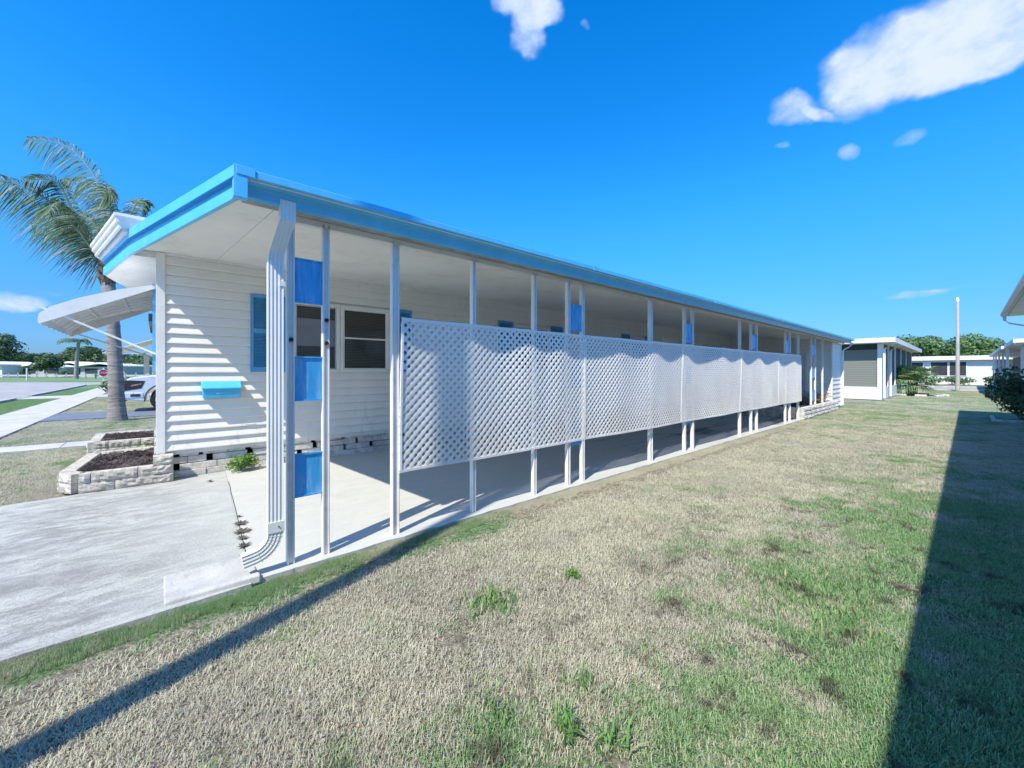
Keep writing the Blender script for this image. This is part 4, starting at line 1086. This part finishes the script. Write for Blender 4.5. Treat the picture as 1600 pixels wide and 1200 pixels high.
# neighbour home on the right (casts the big shadow)
nb = thing('neighbour_home', 'neighbouring white home on the right, its overhanging eave and gutter at the edge', 'house', (3, 6, 0))
m = MB(); siding(m, (1.25, -9, 0), (0, 1, 0), 28, (-1, 0, 0), .4, 3.05); m.box(1.26, 5, -9, 19.0, 0, 3.05)
siding(m, (1.26, 19.0, 0), (1, 0, 0), 3.7, (0, 1, 0), .4, 3.0); m.build('wall', M['siding'], nb)
m = MB(); x = .78
m.box(.74, 5.3, -9.3, 19.35, 3.08, 3.10)
y = -9.2
while y < 19.3: m.box(.80, 1.24, y, y+.1, 3.06, 3.079); y += .115
m.build('soffit', M['soffit'], nb)
m = MB(); m.box(.73, 5.4, -9.4, 19.42, 3.101, 3.20); m.build('roof', M['farroof'], nb)
m = MB(); pf = [(.79, 3.09), (.77, 3.04), (.71, 3.04), (.685, 3.08), (.66, 3.11), (.66, 3.155), (.72, 3.16)]
m.sweep(pf, [(0, -9.4, 0), (0, 19.45, 0)], [((1, 0, 0), (0, 0, 1))]*2); m.build('gutter', M['galv'], nb)
downspout(nb, [(.74, 19.3, 3.05), (.74, 19.3, 2.95), (.80, 19.28, 2.86), (1.12, 19.2, 2.74), (1.20, 19.2, 2.66), (1.21, 19.2, .1)], [((0, 1, 0), (1, 0, 0)), ((0, 1, 0), (1, 0, -.1)), ((0, 1, 0), (.5, 0, -.8)), ((0, 1, 0), (.5, 0, -.8)), ((0, 1, 0), (1, 0, -.1)), ((0, 1, 0), (1, 0, 0))], .09, .07, 'downspout', 3)
# next home to the right, beyond
nh = thing('white_home', 'white home with dark carport opening, beyond the dark bush at the right edge', 'house', (4, 40, 0))
m = MB(); m.box(2.0, 6, 31.5, 37, 0, 2.75); m.box(2.6, 6, 37, 56, 0, 2.6); m.build('wall', M['farwhite'], nh)
m = MB(); m.box(1.45, 6.3, 31.0, 37.2, 2.78, 2.96); m.hexa([(1.3, 37.2, 2.70), (6.3, 37.2, 2.70), (6.3, 37.2, 2.88), (1.3, 37.2, 2.88)], [(1.3, 57, 2.70), (6.3, 57, 2.70), (6.3, 57, 2.88), (1.3, 57, 2.88)]); m.build('roof', M['farroof'], nh)
m = MB(); m.box(2.55, 2.6, 38, 55, .3, 2.5); m.build('dark_infill', M['screendark'], nh)  # dark sheet standing in for the shade inside the carport opening
for y in (37.4, 42, 47, 52, 56.6):
    m = MB(); m.box(1.5, 1.6, y, y+.1, 0, 2.7); m.build('post', M['white'], nh)
downspout(nh, [(1.5, 31.2, 2.8), (1.52, 31.2, 2.7), (1.85, 31.35, 2.5), (1.93, 31.4, 2.42), (1.94, 31.4, .1)], [((0, 1, 0), (1, 0, 0)), ((0, 1, 0), (.8, 0, -.5)), ((0, 1, 0), (.8, 0, -.5)), ((0, 1, 0), (1, 0, -.2)), ((0, 1, 0), (1, 0, 0))], .10, .08, 'downspout', 3)

m = MB(); m.tube([(-3.42, 10.85, 0), (-3.42, 10.85, .15), (-3.42, 10.85, .17), (-3.42, 10.85, .20)], [.07, .075, .06, .03], 14)
tag(m.build('white_bucket', M['farwhite'], smooth=True), 'small white tub on the carport slab edge, beyond the fourth lattice panel posts', 'tub')
# utility pole behind the viewpoint; its shadow crosses the lawn
pc = Vector((-2.31, -.44, 0))+SUN_H*2.6
t = thing('utility_pole', 'round weathered wooden utility pole standing behind the viewpoint', 'pole', pc)
m = MB(); m.tube([(pc.x, pc.y, -.1), (pc.x, pc.y, 10.)], [.095, .08], 20); m.build('shaft', M['wood'], t)

# left neighbour: beige building with brown roof edge and its own awning
t = thing('beige_building', 'beige house front with a dark brown roof edge beyond the pickup', 'house', (-26, 4, 0))
m = MB(); m.box(-31, -24.6, 1.2, 14, 0, 3.6); m.box(-24.59, -24.2, .3, 1.0, 0, 3.6); m.box(-31, -24.6, .6, 1.19, 0, 3.6); m.build('wall', M['beige'], t)
m = MB(); m.box(-31.4, -23.9, -.30, 14, 3.61, 3.95); m.build('roof', M['brownroof'], t)
m = MB(); m.box(-24.5, -24.3, -.1, .1, 0, 3.6); m.box(-26.5, -26.3, -.5, -.3, 0, 2.3); m.build('post', M['white'], t)
t = thing('striped_awning', 'ribbed cream awning sloping out from the beige house, seen right of the big palm trunk', 'awning', (-25, -.8, 2.2))
m = MB()
for i in range(12):
    x = -24.2-i*.3; m.hexa([(x, .29, 3.0), (x-.27, .29, 3.0), (x-.27, .29, 3.04), (x, .29, 3.04)], [(x, -1.75, 2.15), (x-.27, -1.75, 2.15), (x-.27, -1.75, 2.19), (x, -1.75, 2.19)])
m.build('canopy', M['soffit'], t)
m = MB(); m.bar((-24.25, -1.7, 2.14), (-24.25, .29, 2.2), .03); m.bar((-24.25, -1.0, 2.4), (-24.25, .29, 1.9), .03); m.build('arm', M['white'], t)
shrub('round_bush', 'round green bush in front of the pickup nose, right of the palm trunk', (-30, -1.6, 0), .75, .62, 1300, .07, 55, 'leafmid')

# stop sign
ss = thing('stop_sign', 'red octagonal stop sign on a white post at the street corner', 'sign', (-59.0, -4.5, 0))
v = (Vector((0, 0, 0))-Vector((-59, -4.5, 0))).normalized(); s = v.cross(Vector((0, 0, 1))).normalized()*-1
c = FL(161.5, 41.9)+Vector((0, 0, 1.22)); up = Vector((0, 0, 1))
def octo(mb, c, r0, off, th=.02):
    pts = [c+v*off+s*r0*math.cos(R(22.5+45*k))+up*r0*math.sin(R(22.5+45*k)) for k in range(8)]
    b = [p-v*th for p in pts]; mb.mesh(pts+b, [tuple(range(8)), tuple(range(15, 7, -1))]+[(j, (j+1) % 8, 8+(j+1) % 8, 8+j) for j in range(8)])
m = MB(); octo(m, c, .39, .12); face = m.build('border', M['white'], ss)
m = MB(); octo(m, c, .355, .126, .005); m.build('sign_face', M['signred'], ss)
m = MB(); m.box(c.x-.06, c.x+.06, c.y-.06, c.y+.06, -.05, 1.75); m.build('post', M['farwhite'], ss)
cu = bpy.data.curves.new('t', 'FONT'); cu.body = 'STOP'; cu.size = .27; cu.align_x = 'CENTER'; cu.align_y = 'CENTER'; cu.extrude = .004
to = bpy.data.objects.new('t', cu); C.objects.link(to); bpy.context.view_layer.update()
me = bpy.data.meshes.new_from_object(to.evaluated_get(bpy.context.evaluated_depsgraph_get())); bpy.data.objects.remove(to)
me.materials.clear(); me.materials.append(M['white'])
rot = Matrix((s, up, v)).transposed().to_4x4(); me.transform(Matrix.Translation(c+v*.135) @ rot)
o = bpy.data.objects.new('lettering', me); C.objects.link(o); o.parent = ss; o.matrix_parent_inverse = Matrix.Translation(-ss.location)

# far left: rail fence, houses and tree line, laid out along a line facing the street
a = FL(-60, 80); b = FL(260, 76)
t = thing('rail_fence', 'long low grey rail fence across the far grass, in front of the distant houses', 'fence', a)
m = MB(); m.bar(a+up*.55, b+up*.55, .1, .34); m.build('rail', M['fargrey'], t)
d = b-a; 
for k in range(0, 22): 
    p = a+d*k/21; m = MB(); m.box(p.x-.12, p.x+.12, p.y-.12, p.y+.12, 0, 1.0 if k % 3 else 1.15); m.build('fence_post', M['fargrey'], t)
p = FL(42, 60); m = MB(); m.tube([p, p+up*1.9], .09, 8); tag(m.build('marker_post', M['farwhite']), 'thin pale post standing in the far grass left of the small palm', 'post')
hs_ = [(-22, 22, 92, 'pale blue-white house at the far left edge beyond the street', M['farwhite'], 2.7, .7), (64, 34, 96, 'low white-roofed house, second from the left beyond the rail fence', M['fargrey'], 2.2, .8),
       (112, 26, 99, 'dark-fronted white-roofed house between the tree and the small palm', M['screendark'], 2.5, 1.0), (160, 30, 92, 'grey house with two dark windows behind the stop sign', M['fargrey'], 2.4, .7)]
for px, w_, dep, lb, wm, h_, gb in hs_:
    c = FL(px, dep); wd = w_*dep/628*1.15
    t = thing('distant_house', lb, 'house', c)
    Mx = Matrix.Translation(c) @ Matrix.Rotation(YAW, 4, 'Z')
    m = MB(); m.box(-wd, wd, 0, 7, 0, h_, Mx); m.build('wall', wm, t)
    m = MB()
    q = [(-wd-.5, h_), (0, h_+gb), (wd+.5, h_)]
    for (a1, z1), (a2, z2) in zip(q[:-1], q[1:]):
        m.hexa([Mx @ Vector(p_) for p_ in ((a1, -.9, z1), (a2, -.9, z2), (a2, -.9, z2+.3), (a1, -.9, z1+.3))], [Mx @ Vector(p_) for p_ in ((a1, 8, z1), (a2, 8, z2), (a2, 8, z2+.3), (a1, 8, z1+.3))])
    m.build('roof', M['farroof'], t)
    if wm != M['screendark']:
        for u in (-.5, .42):
            m = MB(); m.box(u*wd-.28*wd, u*wd+.28*wd, -.08, -.0, .9, 2.0, Mx); m.build('window', M['screendark'], t)
    else:
        m = MB()
        for u in (-.9, -.3, .3, .9): m.box(u*wd-.1, u*wd+.1, -.7, -.5, 0, h_, Mx)
        m.build('porch_post', M['farwhite'], t)
kinds = ['tall dark tree at the extreme left of the distant tree line', 'dark rounded tree, second in the distant tree line', 'spreading dark tree above the second distant house', 'dark tree left of centre in the distant tree line',
         'bushy dark tree standing in front of the distant houses', 'dark tree between the front bushy tree and the small palm', 'broad tree just left of the small palm in the distant tree line', 'dense green tree right of the small palm', 'tall airy tree right of the small palm', 'dark tree just left of the big palm trunk',
         'distant tree seen right of the big palm trunk', 'distant tree just left of the home corner', 'low tree behind the pale blue-white house', 'low dark tree filling in behind the second house', 'low dark tree filling in behind the dark-fronted house', 'low tree filling in behind the grey house']
tl = [(6, 108, 12.8, 5.2), (-14, 112, 9, 7), (38, 110, 8.6, 5.8), (60, 112, 7.4, 5.5), (73, 90, 6.0, 2.6), (92, 114, 7.0, 5), (104, 112, 7.8, 5), (130, 104, 8.8, 4.5), (143, 112, 9.8, 5), (158, 110, 8.6, 5), (188, 108, 7.5, 6), (216, 100, 7, 6), (22, 118, 7.4, 6.5), (52, 118, 7, 6.5), (84, 118, 7, 6.5), (120, 118, 7.4, 6.5)]
for i, (px, dep, h_, rx) in enumerate(tl):
    c = FL(px, dep); tree('tree', kinds[i], c.x, c.y, h_*(1 if i == 0 else .88), rx*.9, 500+i, 'leafmid' if i in (4, 7, 11) else 'leafdark', 'distant trees along the left horizon', 2200 if h_ > 7.2 else 1500, .34)
for i, (px, dep, h_, rx, lb) in enumerate(((-60, 110, 9, 6, 'rounded dark tree beyond the left end of the rail fence'), (-140, 104, 8, 6, 'broad dark tree farther left along the street'), (-240, 100, 9, 6.5, 'tall dark tree far left beyond the street'), (-380, 96, 8, 6, 'leftmost dark tree across the street'))):
    c = FL(px, dep); tree('tree', lb, c.x, c.y, h_, rx, 540+i, 'leafdark', 'distant trees along the left horizon', 1500, .36)
for i, (px, dep) in enumerate(((12, 96), (36, 90), (100, 90), (108, 92))):
    c = FL(px, dep)
    shrub('distant_shrub', ['dark shrub in front of the pale blue-white house', 'dark shrub left of the second distant house', 'small shrub before the dark-fronted house', 'small shrub right of the dark-fronted house porch'][i], (c.x, c.y, 0), 1.6, .7, 400, .22, 600+i, 'leafdark')

# ------------------------------------------------------------------ lawn blades (instanced patches)
pc_ = bpy.data.collections.new('patches')          # not linked: instance sources only
def patch(i, n, lmin, lmax, flat, wd):
    r = random.Random(1000+i); m = MB()
    for _ in range(n):
        m.cr = r.random(); x = r.uniform(-.27, .27); y = r.uniform(-.27, .27); a = r.uniform(0, 6.28); l = r.uniform(lmin, lmax)
        o = r.uniform(flat*.5, flat); d = Vector((math.cos(a), math.sin(a), 0)); c2 = r.uniform(-.6, .6); s = Vector((-d.y, d.x, 0)); w2 = wd*r.uniform(.6, 1.2)
        b = Vector((x, y, 0)); h = l*math.sqrt(max(.05, 1-o*o))
        p1 = b+d*l*o*.5+Vector((0, 0, h*.75)); p2 = b+d*l*o+s*c2*l*.3+Vector((0, 0, h*r.uniform(.5, 1.1)))
        m.mesh([b-s*w2, b+s*w2, p1-s*w2*.8, p1+s*w2*.8, p2], [(0, 1, 3, 2), (2, 3, 4)])
    me = bpy.data.meshes.new('patch'); me.from_pydata(m.v, [], m.f); at = me.attributes.new('rnd', 'FLOAT', 'FACE'); at.data.foreach_set('value', m.r)
    me.materials.append(M['blade']); o = bpy.data.objects.new('patch_%d' % i, me); pc_.objects.link(o)
N = 2300
for i in range(3): patch(i, N, .016, .042, .97, .0017)          # 0..2 dry matted
for i in range(3, 5): patch(i, N, .018, .044, .90, .0017)       # green, fuller
patch(5, 650, .015, .035, .95, .0018)                           # sparse
def in_poly(x, y, P):
    ins = False; k = len(P)
    for i in range(k):
        (x1, y1), (x2, y2) = P[i], P[(i+1) % k]
        if (y1 > y) != (y2 > y) and x < (x2-x1)*(y-y1)/(y2-y1)+x1: ins = not ins
    return ins
pts = []; rr = random.Random(77); st_ = .5
def add_region(x0, x1, y0, y1, excl=()):
    nx = max(1, round((x1-x0)/st_)); ny = max(1, round((y1-y0)/st_))
    for i in range(nx):
        for j in range(ny):
            x = x0+(i+.5)*(x1-x0)/nx; y = y0+(j+.5)*(y1-y0)/ny
            if any(a < x < b and c < y < d for a, b, c, d in excl): continue
            pts.append((x, y))
add_region(-2.82, 1.2, -2.3, 20.2, [(.7, 1.3, 17.6, 19.2)])
add_region(-2.82, 2.8, 20.2, 30); add_region(-2.4, 2.0, 30, 43.8, [(-3, -1.2, 32, 34.5)])
add_region(-2.4, .0, -3.9, -2.3)
add_region(-11.0, -6.9, -2.4, -1.1); add_region(-9.35, -8.7, -1.1, -.1)
add_region(-17.1, -11.95, -2.4, 6); add_region(-31.3, -20.2, -2.4, 3)
for a, b in ((-16.9, -7.4), (-31.2, -20.3), (-48, -34.8)): add_region(a, b, -5.1, -3.9)
# narrow edge strips: small scale patches hugging the slab edges
edge = []
def add_edge(x0, y0, x1, y1, s=.2):
    L = math.hypot(x1-x0, y1-y0); n = int(L/(s*.8))
    for i in range(n+1): edge.append((x0+(x1-x0)*i/n, y0+(y1-y0)*i/n, s*.9))
add_edge(-3.00, -2.3, -3.01, .6, .20); add_edge(-3.03, -2.3, -3.04, .6, .12); add_edge(-3.11, .62, -3.11, 8.0, .12); add_edge(-3.07, .62, -3.07, 14.0, .20); add_edge(-2.985, 14.0, -3.0, 20.5, .3); add_edge(-6.72, -2.4, -6.78, -1.0, .3); add_edge(-9.3, -1.02, -6.9, -1.02, .3)
add_edge(-16.9, -5.2, -7.4, -5.2, .2)
V = []; K = []; RO = []; SC = []; SZ = []
def kind_at(x, y):
    g = (-.9 < x+rr.gauss(0, .5) and y < 7) or (x < -2.6 and y < 2.4 and x > -3.2) or rr.random() < .2
    if x > -1.9 and y < 4.5 and rr.random() < .10: return 5
    return rr.randint(3, 4) if g else rr.randint(0, 2)
for x, y in pts:
    V.append((x, y, -.033)); k = kind_at(x, y); K.append(k); RO.append(rr.uniform(0, 6.28)); SC.append(1.0 if k != 5 else 1.0); SZ.append(rr.uniform(.85, 1.15))
for x, y, s in edge:
    V.append((x+rr.uniform(-.02, .02), y, -.033)); K.append(rr.randint(0, 4)); RO.append(rr.uniform(0, 6.28)); SC.append(s*2*rr.uniform(.75, 1.1)); SZ.append(rr.uniform(.8, 1.3))
# second, thinner overlapping layer near the camera so tile seams disappear
for _ in range(520):
    x = rr.uniform(-2.7, .9); y = rr.uniform(-.8, 7)
    V.append((x, y, -.033)); K.append(5); RO.append(rr.uniform(0, 6.28)); SC.append(rr.uniform(.7, 1.)); SZ.append(rr.uniform(.8, 1.3))
me = bpy.data.meshes.new('lawn_grass'); me.from_pydata(V, [], [])
for nm, ty, dat in (('k', 'INT', K), ('ro', 'FLOAT', RO), ('sc', 'FLOAT', SC), ('sz', 'FLOAT', SZ)):
    me.attributes.new(nm, ty, 'POINT').data.foreach_set('value', dat)
lg = bpy.data.objects.new('lawn_grass', me); C.objects.link(lg); tag(lg, 'short dry tan lawn mixed with green patches, beside the carport and along the front', 'grass', kind='stuff')
ng = bpy.data.node_groups.new('lawn', 'GeometryNodeTree'); ng.interface.new_socket('Geometry', in_out='INPUT', socket_type='NodeSocketGeometry'); ng.interface.new_socket('Geometry', in_out='OUTPUT', socket_type='NodeSocketGeometry')
gi = ng.nodes.new('NodeGroupInput'); go = ng.nodes.new('NodeGroupOutput'); ip = ng.nodes.new('GeometryNodeInstanceOnPoints'); ci = ng.nodes.new('GeometryNodeCollectionInfo')
ci.inputs['Collection'].default_value = pc_; ci.inputs['Separate Children'].default_value = True; ci.inputs['Reset Children'].default_value = True
def attr(nm, ty):
    n = ng.nodes.new('GeometryNodeInputNamedAttribute'); n.data_type = ty; n.inputs['Name'].default_value = nm; return n.outputs['Attribute']
cx = ng.nodes.new('ShaderNodeCombineXYZ'); ng.links.new(attr('ro', 'FLOAT'), cx.inputs[2])
cs = ng.nodes.new('ShaderNodeCombineXYZ'); a_ = attr('sc', 'FLOAT'); ng.links.new(a_, cs.inputs[0]); ng.links.new(a_, cs.inputs[1]); ng.links.new(attr('sz', 'FLOAT'), cs.inputs[2])
ip.inputs['Pick Instance'].default_value = True
ng.links.new(gi.outputs[0], ip.inputs['Points']); ng.links.new(ci.outputs[0], ip.inputs['Instance']); ng.links.new(attr('k', 'INT'), ip.inputs['Instance Index'])
ng.links.new(cx.outputs[0], ip.inputs['Rotation']); ng.links.new(cs.outputs[0], ip.inputs['Scale']); ng.links.new(ip.outputs[0], go.inputs[0])
lg.modifiers.new('lawn', 'NODES').node_group = ng
